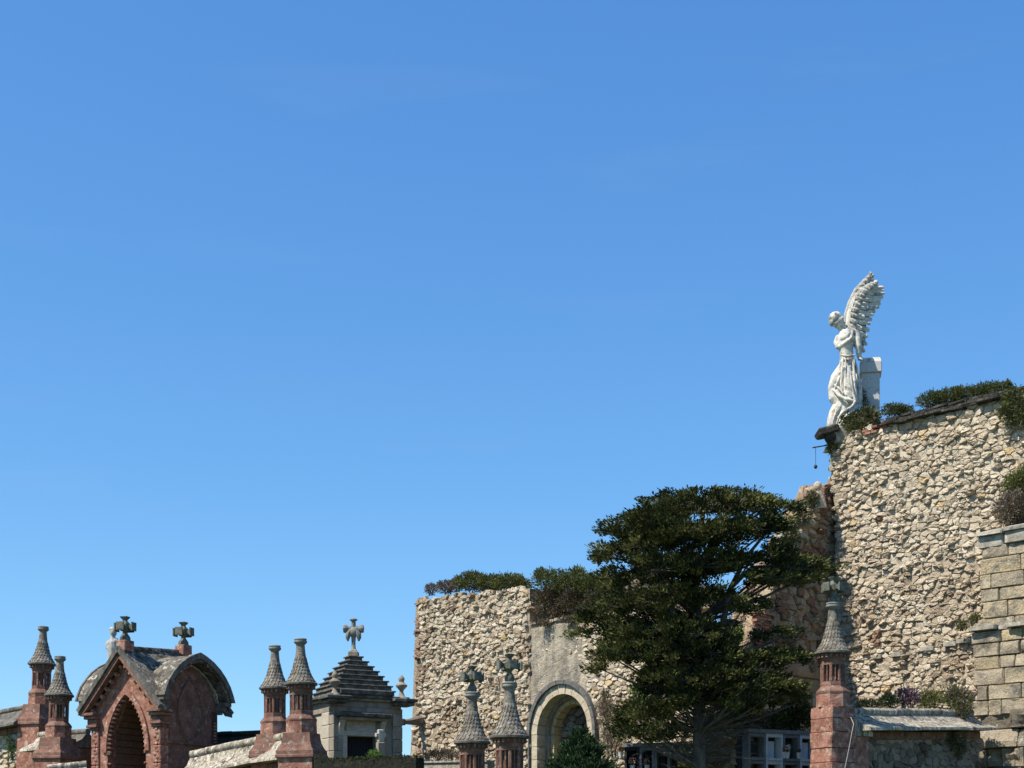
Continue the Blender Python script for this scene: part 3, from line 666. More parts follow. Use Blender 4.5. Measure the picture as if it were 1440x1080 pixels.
# mossy wall in front of the mausoleum; shadow darkened into its moss colour
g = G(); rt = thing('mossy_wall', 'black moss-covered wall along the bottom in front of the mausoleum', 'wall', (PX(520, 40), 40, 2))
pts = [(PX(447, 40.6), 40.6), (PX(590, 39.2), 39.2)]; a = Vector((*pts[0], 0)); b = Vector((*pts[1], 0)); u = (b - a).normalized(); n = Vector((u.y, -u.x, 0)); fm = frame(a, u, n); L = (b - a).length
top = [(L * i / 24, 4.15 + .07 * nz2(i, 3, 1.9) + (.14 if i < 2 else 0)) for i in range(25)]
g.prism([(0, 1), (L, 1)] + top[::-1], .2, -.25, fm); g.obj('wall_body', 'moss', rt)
g = G(); rq = random.Random(2)
for k in range(1500):
    s = rq.uniform(0, L); c = fm(s, 4.10 + .10 * rq.random(), rq.uniform(-.25, .24)); d = Vector((rq.uniform(-1, 1), rq.uniform(-1, 1), rq.uniform(-.2, 1))).normalized() * rq.uniform(.03, .09)
    e = d.cross(Vector((rq.random(), rq.random(), rq.random()))).normalized() * .016; g.cur = rq.random() * .15; g.add([c - e, c + e, c + d], [(0, 1, 2)])
g.obj('moss_tufts', 'shrub_leaf', rt, fixn=False, kind='stuff')
g = G(); rt = thing('plain_wall', 'plain grey rendered low wall below the rubble ruin', 'wall', (PX(620, 46), 46, 2))
a = Vector((PX(588, 46.5), 46.5, 0)); b = Vector((PX(690, 44.5), 44.5, 0)); u = (b - a).normalized(); n = Vector((u.y, -u.x, 0)); fm = frame(a, u, n); L = (b - a).length
g.prism([(0, 1), (L, 1), (L, 4.36), (0, 4.44)], .15, -.15, fm); g.obj('wall_body', 'plaster', rt)
g = G(); g.prism([(-.03, 4.43), (L, 4.35), (L, 4.40), (-.03, 4.48)], .2, -.2, fm); g.obj('wall_cap', 'grey_ledge', rt)

# ================================================================ GABLED GATE
GA = R_(-32)
gate = thing('gabled_gate', 'red sandstone gate with steep lichened gable roof and pointed arch', 'gate', (-11.93, 45.78, 0), GA)
HW, DP = 1.48, 2.45; EV, RG = 6.08, 7.95; OV = .34
def lo(a, b, d): return Vector((a, d, b))
def RGY(y): return RG + .16 * max(0, y) / DP
for sg in (-1, 1):
    w_ = HW + .32
    for (ya, yb, tm) in ((-OV, -.004, 1.0), (.0, DP, (HW - .06) / w_), (DP + .004, DP + OV, 1.0)):
        g = G(); nx = 10; ny = 10 if yb - ya > 1 else 2; vs = []; fs = []
        for j in range(ny + 1):
            for i in range(nx + 1):
                t = i / nx * tm; y = ya + (yb - ya) * j / ny; x = sg * w_ * t; z = RGY(y) - (RGY(y) - EV + .02) * t
                vs.append((x, y, z + .03 * nz2(t * 3, y * 2, 1.3, 3)))
        nb = len(vs); vs += [(x, y, z - .13) for x, y, z in vs]
        for j in range(ny):
            for i in range(nx):
                a = j * (nx + 1) + i; q = (a, a + 1, a + nx + 2, a + nx + 1); fs += [q, tuple(nb + k for k in q[::-1])]
        for j in range(ny):
            a = j * (nx + 1) + nx; fs.append((a, a + nx + 1, nb + a + nx + 1, nb + a))
        for (j) in (0, ny):
            for i in range(nx): a = j * (nx + 1) + i; fs.append((a, a + 1, nb + a + 1, nb + a))
        g.add(vs, fs); g.obj('roof_slope', 'roof_lichen', gate, smooth=True, local=True)
    for (y0, y1, m_, dz) in ((-OV - .05, -OV + .06, 'dark_coping', .03), (DP + OV - .06, DP + OV + .05, 'dark_coping', .03)):   # raking cornice
        g = G(); L_ = math.hypot(w_, RG - EV); an = math.atan2(RG - EV, w_)
        M = Matrix.Translation((0, 0, RG + dz)) @ Matrix.Rotation(an * sg, 4, 'Y') if sg > 0 else Matrix.Translation((0, 0, RG + dz)) @ Matrix.Rotation(-an, 4, 'Y')
        x0, x1 = (0, L_ + .03) if sg > 0 else (-L_ - .03, 0)
        g.box(x0, x1, y0, y1, -.12, .012, M); g.obj('raking_cornice', m_, gate, local=True)
        if y0 < 0:
            g = G(); g.box(x0, x1, y0 + .07, y0 + .30, -.26, -.122, M); g.obj('raking_moulding', 'dull_red', gate, local=True)
            for k in range(8):
                xx = (k + .7) * L_ / 8.6 * sg; g = G(); g.bevbox(xx - .05, xx + .05, y0 + .2, -.01, -.42, -.29, .015, M); g.obj('bracket', 'red_stone', gate, local=True)
# arch opening profile (pointed)
AW, AZ0, AZ1 = .84, 4.75, 6.52
def aprof(n=12, w_=AW, z1=AZ1):
    pts = []
    for i in range(n + 1):
        t = i / n; a = t * math.pi / 2
        x = w_ * (1 - t ** 2.1) ** .80; z = AZ0 + (z1 - AZ0) * t ** .97
        pts.append((x, z))
    return pts
pr = aprof()
for sg in (-1, 1):                       # front wall: strip between arch and gable outline
    g = G(); vs = []; fs = []
    inner = [(AW, 1.5)] + pr; outer = [(HW, 1.5)]
    for i, (x, z) in enumerate(pr):
        t = i / (len(pr) - 1)
        if t < .45: outer.append((HW, AZ0 + (EV - .06 - AZ0) * t / .45))
        else:
            q = (t - .45) / .55; outer.append((HW * (1 - q), EV - .06 + (RG - .22 - EV + .06) * q))
    n = len(inner)
    for (x, z), (X, Z) in zip(inner, outer):
        for y in (0, .35): vs += [(sg * x, y, z), (sg * X, y, Z)]
    for i in range(n - 1):
        a = i * 4; b = a + 4; fs += [(a, a + 1, b + 1, b), (a + 2, b + 2, b + 3, a + 3), (a, b, b + 2, a + 2), (a + 1, a + 3, b + 3, b + 1)]
    g.add(vs, fs); g.obj('front_wall', 'red_stone', gate, local=True)
    # archivolt, cusps
    wd = aprof(16, AW + .17, AZ1 + .2); nn = aprof(16, AW - .0, AZ1)
    for i in range(16):
        g = G(); a, b, c, d = nn[i], nn[i + 1], wd[i + 1], wd[i]
        vv = [(sg * p[0], y, p[1]) for y in (-.06, .02) for p in (a, b, c, d)]
        g.add(vv, [(0, 1, 2, 3), (7, 6, 5, 4), (0, 4, 5, 1), (1, 5, 6, 2), (2, 6, 7, 3), (3, 7, 4, 0)]); g.obj('voussoir', 'red_stone', gate, local=True)
    cp = aprof(13, AW + .02, AZ1 - .01)
    for i in range(13):
        x, z = cp[i]; M = Matrix.Translation((sg * (x - .045 * math.cos(i / 13 * 1.5)), .06, z - .05 * math.sin(i / 13 * 1.5))); g = G(); g.ico((0, 0, 0), .092, 1, (1, 1.3, .62), M); g.obj('arch_cusp', 'red_stone', gate, smooth=True, local=True)
    for kz in range(5):
        z = 4.70 - kz * .32; g = G(); g.ico((sg * (AW - .02), .06, z), .092, 1, (1, 1.3, .6)); g.obj('arch_cusp', 'red_stone', gate, smooth=True, local=True)
    # corner pilaster with carved panels, capital
    x0, x1 = sorted((sg * (HW - .30), sg * (HW + .03)))
    z = 5.45
    for kz in range(6):
        h = .55; g = G(); g.bevbox(x0, x1, -.07, .3, z - h + .01, z, .025); g.obj('pilaster_block', 'red_stone', gate, local=True)
        for q in range(5):
            g = G(); g.ico((sg * (HW - .135) + .06 * math.sin(q * 2.4), -.075, z - h * (q + .5) / 5), .055, 1, (1.2, .5, 1)); g.obj('carved_leaf', 'red_stone', gate, smooth=True, local=True)
        z -= h
    for (e, zz, hh) in ((.05, 5.45, .09), (.11, 5.54, .09), (.08, 5.63, .17), (.16, 5.80, .10), (.24, 5.90, .10)):
        g = G(); g.bevbox(x0 - e if sg < 0 else x0 - .02, x1 + .02 if sg < 0 else x1 + e, -.07 - e, .3, zz, zz + hh - .004, .015); g.obj('capital_moulding', 'dull_red', gate, local=True)
    # passage wall + vault courses
    vp = [(AW + .02, 1.6 + .4 * k) for k in range(8)] + [(x + .02, z) for x, z in aprof(9, AW, AZ1)]
    rg = random.Random(12 + sg)
    for i in range(len(vp) - 1):
        (xa, za), (xb, zb2) = vp[i], vp[i + 1]; e = rg.uniform(-.02, .05)
        g = G(); vv = [(sg * (xa - e), .36, za + .008), (sg * (xb - e), .36, zb2 - .008), (sg * (xb + .3), .36, zb2), (sg * (xa + .3), .36, za)]
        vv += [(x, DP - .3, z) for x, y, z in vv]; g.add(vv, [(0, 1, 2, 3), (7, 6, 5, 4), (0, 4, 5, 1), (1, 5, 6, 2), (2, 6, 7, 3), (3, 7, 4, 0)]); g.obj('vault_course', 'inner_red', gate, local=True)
    # side wall with ogive pediment
    fs_ = lambda a, b, d: Vector((sg * (HW + d), DP / 2 + a, b))
    og = [(1, 0), (1.0, .12), (.95, .3), (.86, .46), (.73, .61), (.57, .745), (.38, .86), (.19, .94), (0, 1)]
    def ogp(hw, h, z0): 
        r = [(hw * a, z0 + h * b) for a, b in og]; return r + [(-x, z) for x, z in r[-2::-1]]
    g = G(); g.prism([(DP / 2, 1.5)] + ogp(DP / 2 - .01, 1.45, EV) + [(-DP / 2, 1.5)], 0, -.3, fs_); g.obj('side_wall', 'dull_red', gate, local=True)
    cut = lambda o: [(x, max(z, EV + .30)) for x, z in o[1:-1]]
    o1 = cut(ogp(DP / 2 + .30, 1.72, EV - .02)); o2 = cut(ogp(DP / 2 + .08, 1.48, EV - .02))
    for e_ in (-1, 1):                    # corbels stepping back under each end of the hood
        for (q0, q1, dz_, dd_) in ((.02, .26, .0, .36), (.0, .17, -.13, .24), (.0, .09, -.25, .14)):
            g = G(); a0_, a1_ = sorted((e_ * (DP / 2 + q0 - .06), e_ * (DP / 2 + q1))); g.prism([(a0_, EV + .17 + dz_), (a1_, EV + .17 + dz_), (a1_, EV + .297 + dz_), (a0_, EV + .297 + dz_)], dd_, -.02, fs_); g.obj('hood_corbel', 'dark_coping', gate, local=True)
    n = len(o1); g = G(); vs = []
    for (a, b), (c, d) in zip(o1, o2): vs += [fs_(a, b, .40), fs_(c, d, .40), fs_(c, d, .02), fs_(a, b, .02)]
    fcs = []
    for i in range(n - 1):
        for k in range(4): fcs.append((i * 4 + k, i * 4 + (k + 1) % 4, i * 4 + 4 + (k + 1) % 4, i * 4 + 4 + k))
    fcs += [(0, 1, 2, 3), tuple(4 * (n - 1) + k for k in (3, 2, 1, 0))]
    g.add(vs, fcs); g.obj('side_hood', 'roof_lichen', gate, smooth=True, local=True)
    g = G(); vs = []; o3 = ogp(DP / 2 - .01, 1.70, EV - .02)
    n3 = len(o3)
    for (a, b) in o3: vs += [fs_(a, b, .018), fs_(a, b, min(.017, max(0, (HW + .32) * (RG + .16 - b) / (RG - EV) - .3) - HW))]
    g.add(vs, [(2 * i, 2 * i + 2, 2 * i + 3, 2 * i + 1) for i in range(n3 - 1)]); g.obj('side_roof', 'roof_lichen', gate, smooth=True, local=True)
    for i in range(n - 1):                # moulded rim stones
        g = G(); i0 = cut(ogp(DP / 2 + .33, 1.76, EV - .02)); i1 = cut(ogp(DP / 2 + .17, 1.58, EV - .02))
        vv = [fs_(*p, d) for d in (.47, .395) for p in (i0[i], i0[i + 1], i1[i + 1], i1[i])]
        g.add(vv, [(0, 1, 2, 3), (7, 6, 5, 4), (0, 4, 5, 1), (1, 5, 6, 2), (2, 6, 7, 3), (3, 7, 4, 0)]); g.obj('rim_stone', 'dark_coping', gate, local=True)
    de = cut(ogp(DP / 2 - .05, 1.36, EV))
    for i in range(n - 1):
        for q in range(4):
            t = (q + .5) / 4; a = de[i][0] + (de[i + 1][0] - de[i][0]) * t; b = de[i][1] + (de[i + 1][1] - de[i][1]) * t
            g = G(); c = fs_(a, b, .05); g.bevbox(-.05, .05, -.028, .028, -.028, .028, .008); g.v = [p + c for p in g.v]; g.obj('bead', 'coping', gate, local=True)
    # mandorla panel: raised rim with a sunk field
    man = []
    for i in range(25):
        t = -1 + 2 * i / 24; man.append((.50 * math.cos(t * math.pi / 2) ** .8, 6.02 + .98 * t))
    man = man + [(-x, z) for x, z in man[-2:0:-1]]
    g = G(); vs = []; fcs = []; m = len(man)
    for (a, b) in man:
        k = 1.16; vs += [fs_(a * k, 6.02 + (b - 6.02) * 1.1, .0), fs_(a * 1.1, 6.02 + (b - 6.02) * 1.06, .07), fs_(a, b, .06), fs_(a * .96, 6.02 + (b - 6.02) * .97, .012)]
    for i in range(m):
        j = (i + 1) % m
        for k in range(3): fcs.append((i * 4 + k, i * 4 + k + 1, j * 4 + k + 1, j * 4 + k))
    g.add(vs, fcs); g.obj('mandorla_rim', 'dull_red', gate, smooth=True, local=True)
    g = G(); g.prism([(a * .97, 6.02 + (b - 6.02) * .975) for a, b in man], .014, -.05, fs_); g.obj('mandorla_field', 'dull_red', gate, local=True)
    for (z, h, d) in ((4.98, .06, .07),):
        g = G(); g.prism([(-DP / 2, z), (DP / 2, z), (DP / 2, z + h), (-DP / 2, z + h)], d, -.02, fs_); g.obj('string_course', 'dull_red', gate, local=True)
    for k in range(2):                   # carved corner strips
        for q in range(7):
            a = (DP / 2 - .14) * (1 if k else -1); g = G(); c = fs_(a, 5.12 + q * .1, .02); g.ico((0, 0, 0), .06, 1, (1, 1, .8)); g.v = [p + c for p in g.v]; g.obj('carved_boss', 'red_stone', gate, smooth=True, local=True)
# back wall
g = G(); g.prism([(-HW, 1.5), (HW, 1.5), (HW, EV), (0, RG - .2), (-HW, EV)], DP - .28, DP, lo); g.obj('back_wall', 'dull_red', gate, local=True)
# ridge crosses on red blocks
for (y) in (-.06, DP + .0):
    dzr = .16 if y > 1 else 0
    g = G(); g.bevbox(-.2, .2, y - .2, y + .2, RG + dzr - .12, RG + dzr + .22, .02); g.obj('cross_block', 'red_stone', gate, local=True)
    z0 = RG + dzr + .215; s = 1.12
    M0 = Matrix.Translation((0, y, z0)) @ Matrix.Rotation(R_(15), 4, 'Z') @ Matrix.Scale(s, 4)
    G().lathe([(.14, 0), (.15, .02), (.14, .10), (.10, .16), (.07, .2), (.065, .25), (.10, .31)], 12, M0).obj('cross_stem', 'cross_stone', gate, smooth=True, local=True)
    ctr = G().bevbox(-.115, .115, -.115, .115, .27, .50, .03, M0).obj('cross_centre', 'cross_stone', gate, local=True)
    for k in range(4):
        Mk = M0 @ Matrix.Translation((0, 0, .385)) @ Matrix.Rotation(k * math.pi / 2, 4, 'Z') @ Matrix.Rotation(math.pi / 2, 4, 'Y')
        G().lathe([(.11, .09), (.06, .155), (.11, .235), (.165, .25), (.165, .285), (.12, .29)], 4, Mk, a0=math.pi / 4).obj('cross_arm', 'cross_stone', gate, local=True)
    G().lathe([(.13, .49), (.07, .55), (.065, .575), (.14, .65), (.145, .67), (.07, .68)], 4, M0, a0=math.pi / 4).obj('cross_top', 'cross_stone', gate, local=True)
for (a, b, m_) in ((-.3, DP + .3, 'lichen'),):
    n = 5
    for k in range(n):
        g = G(); y0 = .2 + (DP - .45) * k / n; y1 = y0 + (DP - .45) / n - .01; g.tube([(0, y0, RGY(y0)), (0, y1, RGY(y1))], .075, 8); g.obj('ridge_stone', 'roof_lichen', gate, smooth=True, local=True)

# ================================================================ MAUSOLEUM
MD = 47.0; MA = R_(28)
mx = PX(470, MD)
maus = thing('mausoleum', 'weathered stone mausoleum with stepped pyramid roof and dark doorway', 'mausoleum', (mx, MD, 0), MA)
W_, D_ = 2.28, 2.4
zz = lambda y: PZ(y, MD)
g = G(); zc = zz(1000)
# walls around the doorway: local x 0..W, y 0..D
x0d, x1d, zd = .43, 1.42, zz(1034)
G().box(0, x0d, .02, .4, 1.5, zc).obj('front_wall', 'mausoleum', maus, local=True); G().box(x1d, W_, .02, .4, 1.5, zc).obj('front_wall', 'mausoleum', maus, local=True)
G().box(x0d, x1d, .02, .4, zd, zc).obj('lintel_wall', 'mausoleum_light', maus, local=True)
G().box(0, .4, .402, D_, 1.5, zc).obj('side_wall', 'mausoleum_light', maus, local=True); G().box(W_ - .4, W_, .402, D_, 1.5, zc).obj('side_wall', 'mausoleum', maus, local=True)  # left wall painted paler to carry the sunlight on that side
G().box(.4, W_ - .4, D_ - .3, D_ - .002, 1.5, zc).obj('back_wall', 'mausoleum', maus, local=True)
dr = G(); dr.box(x0d, x1d, .25, .3, 1.5, zd); dr = dr.obj('door', 'door_dark', maus, local=True)
for k in range(9):
    xx = x0d + .06 + k * .105; G().tube([(xx, .235, 1.6), (xx, .235, zd)], .012, 6).obj('door_bar', 'iron', dr, local=True)
for (a, b) in ((x0d - .17, x0d), (x1d, x1d + .17)): G().bevbox(a, b, -.05, .06, 1.5, zd + .002, .015).obj('door_jamb', 'mausoleum_light', maus, local=True)
G().bevbox(x0d - .17, x1d + .17, -.055, .06, zd + .004, zd + .16, .015).obj('door_lintel', 'mausoleum_light', maus, local=True)
g = G(); zh = zz(1011); g.bevbox(x0d - .42, x1d + .42, -.42, .02, zh + .08, zh + .20, .02); g.obj('door_hood', 'step_stone', maus, local=True)
G().bevbox(x0d - .32, x1d + .32, -.28, .02, zh - .03, zh + .078, .02).obj('hood_moulding', 'mausoleum', maus, local=True)
for a in (x0d - .30, x1d + .12):
    g = G(); g.prism([(-.26, zh - .035), (.0, zh - .035), (.0, zh - .62), (-.06, zh - .60), (-.10, zh - .25)], a, a + .17, lambda y, z, x: Vector((x, y, z))); g.obj('console', 'mausoleum_light', maus, local=True)
for a in (-.06, W_ - .28):                # corner pilasters
    z = zc
    while z > 2.0:
        h = .42; g = G(); g.bevbox(a, a + .34, -.07, .30, z - h + .006, z, .02); g.obj('pilaster_block', 'mausoleum', maus, local=True); z -= h
z = zc
while z > 2.0:                            # left corner's flank blocks; sunlight put into their paler stone colour
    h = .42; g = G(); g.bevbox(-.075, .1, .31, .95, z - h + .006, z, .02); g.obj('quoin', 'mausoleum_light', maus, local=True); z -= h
for (e, za_, zb_2, m_) in ((.06, 1000, 993, 'mausoleum'), (.03, 993.2, 984, 'mausoleum'), (.14, 984.2, 980, 'mausoleum'), (.24, 980.2, 976, 'step_stone')):
    G().bevbox(-e, W_ + e, -e, D_ + e, zz(za_), zz(zb_2) - .002, .015).obj('entablature', m_, maus, local=True)
G().bevbox(.1, W_ - .35, -.30, .3, zz(975.8), zz(969), .02).obj('front_cornice', 'step_stone', maus, local=True)
for a in (0, 1):                         # projecting corner blocks
    xx = -.14 if a == 0 else W_ - .12
    G().bevbox(xx - .20, xx + .46, -.42, .24, zz(989), zz(984), .02).obj('corner_moulding', 'step_stone', maus, local=True)
    G().bevbox(xx - .28, xx + .54, -.50, .32, zz(983.9), zz(979), .02).obj('corner_slab', 'step_stone', maus, local=True)
    G().lathe([(.20, zz(979)), (.19, zz(977)), (.12, zz(975)), (.07, zz(970)), (.06, zz(967)), (.10, zz(964.5)), (.185, zz(960.5)), (.19, zz(958.5)), (.13, zz(956.5)), (.075, zz(954)), (.10, zz(951)), (.10, zz(949)), (.06, zz(946)), (.01, zz(944))], 14, Matrix.Translation((xx + .13, -.09, 0))).obj('urn_finial', 'mausoleum', maus, smooth=True, local=True)
ns_ = 8; ztop, zbot = PZ(923, MD + 1.5), zz(973.5)
cx, cy = W_ / 2, D_ / 2
for k in range(ns_):
    t = k / (ns_ - 1); e = 1.02 - .80 * t ** 1.25; za_ = zbot + (ztop - zbot) * k / ns_; zb_2 = zbot + (ztop - zbot) * (k + 1) / ns_
    g = G(); g.bevbox(cx - e, cx + e, cy - e, cy + e, za_, zb_2 - .045, .01); g.obj('roof_step', 'step_stone', maus, local=True)
    g = G(); g.bevbox(cx - e - .045, cx + e + .045, cy - e - .045, cy + e + .045, zb_2 - .047, zb_2, .012); g.obj('step_nosing', 'step_stone', maus, local=True)
zx = ztop
Mx = Matrix.Translation((cx, cy, zx)) @ Matrix.Rotation(-MA, 4, 'Z')
for (a, b, c, m_) in ((.17, 0, .16, 'mausoleum'), (.12, .16, .22, 'mausoleum_light')): G().bevbox(-a, a, -a, a, b, c, .02, Mx).obj('cross_base', m_, maus, local=True)
G().lathe([(.11, .22), (.07, .28), (.065, .42), (.08, .7), (.075, 1.0), (.07, 1.16), (.13, 1.2), (.13, 1.23), (.05, 1.27)], 8, Mx).obj('cross_shaft', 'ring_stone', maus, smooth=True, local=True)
for sg in (-1, 1):
    Ma = Mx @ Matrix.Translation((0, 0, .92)) @ Matrix.Rotation(sg * math.pi / 2, 4, 'Y')
    G().lathe([(.085, 0), (.08, .16), (.13, .23), (.14, .28), (.13, .33), (.05, .345)], 8, Ma).obj('cross_arm', 'ring_stone', maus, smooth=True, local=True)
    g = G(); g.tube([(sg * .08, -.03, .86), (sg * .16, -.05, .74), (sg * .19, -.05, .6), (sg * .175, -.04, .5)], [.09, .10, .07, .02], 8, Mx); g.obj('cross_drapery', 'ring_stone', maus, smooth=True, local=True)
g = G(); g.ico((0, -.05, .8), .16, 2, (1, .6, 1.1), Mx); g.obj('cross_wreath', 'ring_stone', maus, smooth=True, local=True)
# small gravestone cross in front of the doorway
gc = thing('gravestone_cross', 'small stone cross on a pillar beside the dark mausoleum doorway', 'gravestone', (PX(535, 44), 44, 0), R_(25))
zz4 = lambda y: PZ(y, 44)
G().bevbox(-.11, .11, -.1, .1, 2, zz4(1044), .02).obj('pillar', 'mausoleum', gc, local=True)
G().bevbox(-.085, .085, -.07, .07, zz4(1044), zz4(1026), .02).obj('cross_shaft', 'mausoleum_light', gc, local=True)
G().bevbox(-.16, .16, -.065, .065, zz4(1037), zz4(1031), .02).obj('cross_arm', 'mausoleum_light', gc, local=True)
# stone spout reaching out of the ruin
sp_ = thing('stone_spout', 'dark stone spout jutting from the left edge of the ruin wall', 'spout', tuple(P(580, 1014, 51.6)))
g = G(); pts = [P(592, 1013, 51.9), P(584, 1014, 51.8), P(576, 1015, 51.6), P(567, 1015, 51.5)]; g.tube(pts, [.20, .16, .11, .08], 7); g.obj('spout_stone', 'dark_rubble', sp_, smooth=True)
g = G(); g.bevbox(-.16, .08, -.1, .1, -.12, .1, .03); c = P(567, 1015, 51.3); g.v = [p + c for p in g.v]; g.obj('spout_lip', 'black_slab', sp_)

# ================================================================ WINGED STATUE
SD = 47.4
ang = thing('winged_statue', 'white marble winged robed figure standing on top of the tower corner', 'statue', tuple(P(1186, 604, SD)))
def S(px, py, d=0): return P(px, py, SD) + Vector((0, d, 0))
g = G()
def limb(pts, rads, n=10): g.tube([S(*p) for p in pts], [r / 43.9 for r in rads], n)
def blob(p, r, sx=1, sy=1, sz=1, sub=2):
    c = S(*p); g.ico(tuple(c), r / 43.9, sub, (sx, sy, sz))
# head, turned towards the wing; hair, neck
blob((1178.5, 451.5), 9.0, .92, 1.0, 1.18); blob((1175, 447), 9.6, 1.0, 1.05, .92); blob((1170.5, 453), 5.5, .9, 1.1, 1.2)
blob((1184, 456.5, -.02), 5, 1, .9, .9); blob((1187.2, 454.5, -.03), 1.6, 1.3, .8, 1); blob((1185.5, 459.8, -.03), 2.4, 1.1, .8, .7); blob((1181, 452, -.17), 2.0, .8, .6, 1.2)
blob((1182.5, 449.5, -.15), 3.0, 1.2, .6, .5); blob((1184.5, 457.8, -.10), 1.3, 1.4, .7, .5)
limb([(1180, 457), (1184, 463), (1188, 470)], [5, 4.6, 6])
# torso
limb([(1190, 466), (1189, 474), (1189, 484), (1190, 494), (1191, 503), (1191, 515), (1190, 532)], [8, 11, 11.5, 9.6, 9.6, 11.5, 12.5], 14)
limb([(1182, 470, .05), (1192, 467, 0), (1202, 468, 0)], [5.5, 7, 6.5]); blob((1186, 478, -.14), 6.5); blob((1194, 477, -.16), 6.2)
# arm reaching down to the pedestal, and the other folded to the chest
limb([(1202, 468, -.05), (1204.5, 480, -.14), (1205.5, 490, -.16)], [6, 5.2, 4.6]); limb([(1205.5, 489, -.16), (1206.5, 498, -.12), (1207.5, 504, -.08)], [4.7, 4.0, 3.2])
blob((1209, 506, -.08), 3.6, 1.2, .9, .75)
for k in range(4): limb([(1210, 505.5, -.12 + k * .03), (1213.2, 506 + .2 * k, -.13 + k * .035), (1215, 508, -.13 + k * .035)], [1.15, 1.05, .8], 6)
limb([(1208, 506, -.15), (1210, 508, -.17), (1212, 509, -.17)], [1.2, 1.1, .8], 6)
limb([(1181, 471, .08), (1177.5, 480, .12), (1180, 489, -.02)], [5, 4.6, 4.2]); limb([(1180, 489, -.02), (1186, 486, -.2), (1191, 482, -.27)], [4.2, 3.8, 3.0])
limb([(1183, 468, -.12), (1190, 475, -.26), (1199, 467, -.17)], [2.2, 2.6, 2.2]); limb([(1197, 467, -.2), (1194, 480, -.28), (1186, 488, -.22)], [2.4, 2.4, 1.6])
# skirt: broad falling drapery
limb([(1191, 508), (1191, 530), (1191, 552), (1190, 575), (1186, 600)], [10.5, 11.5, 12, 12.5, 10.5], 14)
limb([(1199, 512, 0), (1202, 540, .02), (1203, 565, .05), (1203, 590, .05)], [6, 8, 8, 7], 10)
limb([(1184, 516), (1177, 532), (1169, 546), (1172, 559), (1181, 570)], [6, 9.5, 5, 7, 9], 10); limb([(1200, 515, -.05), (1205, 545, -.08), (1206, 575, -.05), (1205, 600, 0)], [5, 6.5, 7.5, 7], 10)
limb([(1170, 546), (1168.5, 550), (1171, 557)], [2, 2.6, 3], 8)
limb([(1182, 570), (1176, 580), (1171, 590), (1167, 603)], [10, 10, 8, 5], 10)
limb([(1189, 520, -.2), (1189.5, 540, -.3), (1191, 558, -.34), (1194, 566, -.36)], [6, 7, 7.5, 6.5], 10)      # forward leg under the cloth
rgs = random.Random(6)
for (pts, r) in (                                                   # folds
    ([(1183, 507, -.22), (1181, 525, -.28), (1179, 545, -.3), (1181, 560, -.34)], 1.7), ([(1186.5, 507, -.24), (1185, 528, -.32), (1184.5, 550, -.36)], 1.5),
    ([(1196, 508, -.23), (1197.5, 530, -.3), (1199, 550, -.33), (1201, 570, -.28), (1204, 590, -.2)], 1.9), ([(1200, 508, -.16), (1204, 530, -.2), (1206, 555, -.18), (1208, 590, -.1)], 1.8),
    ([(1195, 560, -.4), (1198, 571, -.44), (1192, 580, -.46), (1182, 585, -.42), (1175, 592, -.3)], 2.6), ([(1203, 572, -.3), (1196, 583, -.42), (1186, 590, -.42), (1178, 602, -.3)], 2.4),
    ([(1207, 578, -.22), (1200, 590, -.36), (1190, 597, -.36), (1184, 606, -.3)], 2.0), ([(1170, 549, -.1), (1177, 560, -.24), (1186, 568, -.38), (1196, 570, -.42)], 2.6),
    ([(1173, 543, -.08), (1180, 553, -.26), (1186, 562, -.36)], 2.0), ([(1180, 530, -.16), (1176, 540, -.18), (1173, 548, -.12)], 2.0), ([(1180, 503, -.2), (1190, 506, -.28), (1200, 503, -.2)], 2.2),
    ([(1174, 578, -.24), (1171, 588, -.26), (1168, 601, -.2)], 1.7), ([(1180, 583, -.34), (1175, 595, -.32), (1172, 606, -.25)], 1.7), ([(1191, 530, -.42), (1192, 548, -.48), (1195, 562, -.48)], 1.6)):
    limb([(p[0], p[1], p[2] * 1.12 - .025) for p in pts], [r * .7] + [r * .95] * (len(pts) - 2) + [r * .6], 8)
limb([(1176, 606, -.2), (1171, 606, -.34), (1167.5, 606.5, -.42)], [3.4, 3.0, 2.0], 8)               # foot
blob((1184, 604, 0), 17, 1.05, .9, .35); limb([(1182, 530, -.05), (1179, 545, -.06), (1180, 560, -.08), (1186, 570, -.1)], [5, 7, 6, 6], 10)
me = bpy.data.meshes.new('t'); me.from_pydata([tuple(p) for p in g.v], [], g.f); bm = bmesh.new(); bm.from_mesh(me); bmesh.ops.recalc_face_normals(bm, faces=bm.faces); bm.to_mesh(me); bm.free()
to = bpy.data.objects.new('t', me); sc.collection.objects.link(to)
md = to.modifiers.new('r', 'REMESH'); md.mode = 'VOXEL'; md.voxel_size = .018
ms = to.modifiers.new('s', 'SMOOTH'); ms.iterations = 2; ms.factor = .5
dg = bpy.context.evaluated_depsgraph_get(); me2 = bpy.data.meshes.new_from_object(to.evaluated_get(dg)); bpy.data.objects.remove(to)
gb = G(); gb.v = [v.co.copy() for v in me2.vertices]; gb.c = [.5] * len(gb.v); gb.f = [list(p.vertices) for p in me2.polygons]
gb.obj('robed_figure', 'marble', ang, smooth='full')
g = G(); c = P(1187, 612, SD); g.bevbox(-.46, .52, -.42, .5, -.35, .16, .05, jit=.05, rng=rgs); g.v = [p + c for p in g.v]; g.obj('base_block', 'grey_ledge', ang)
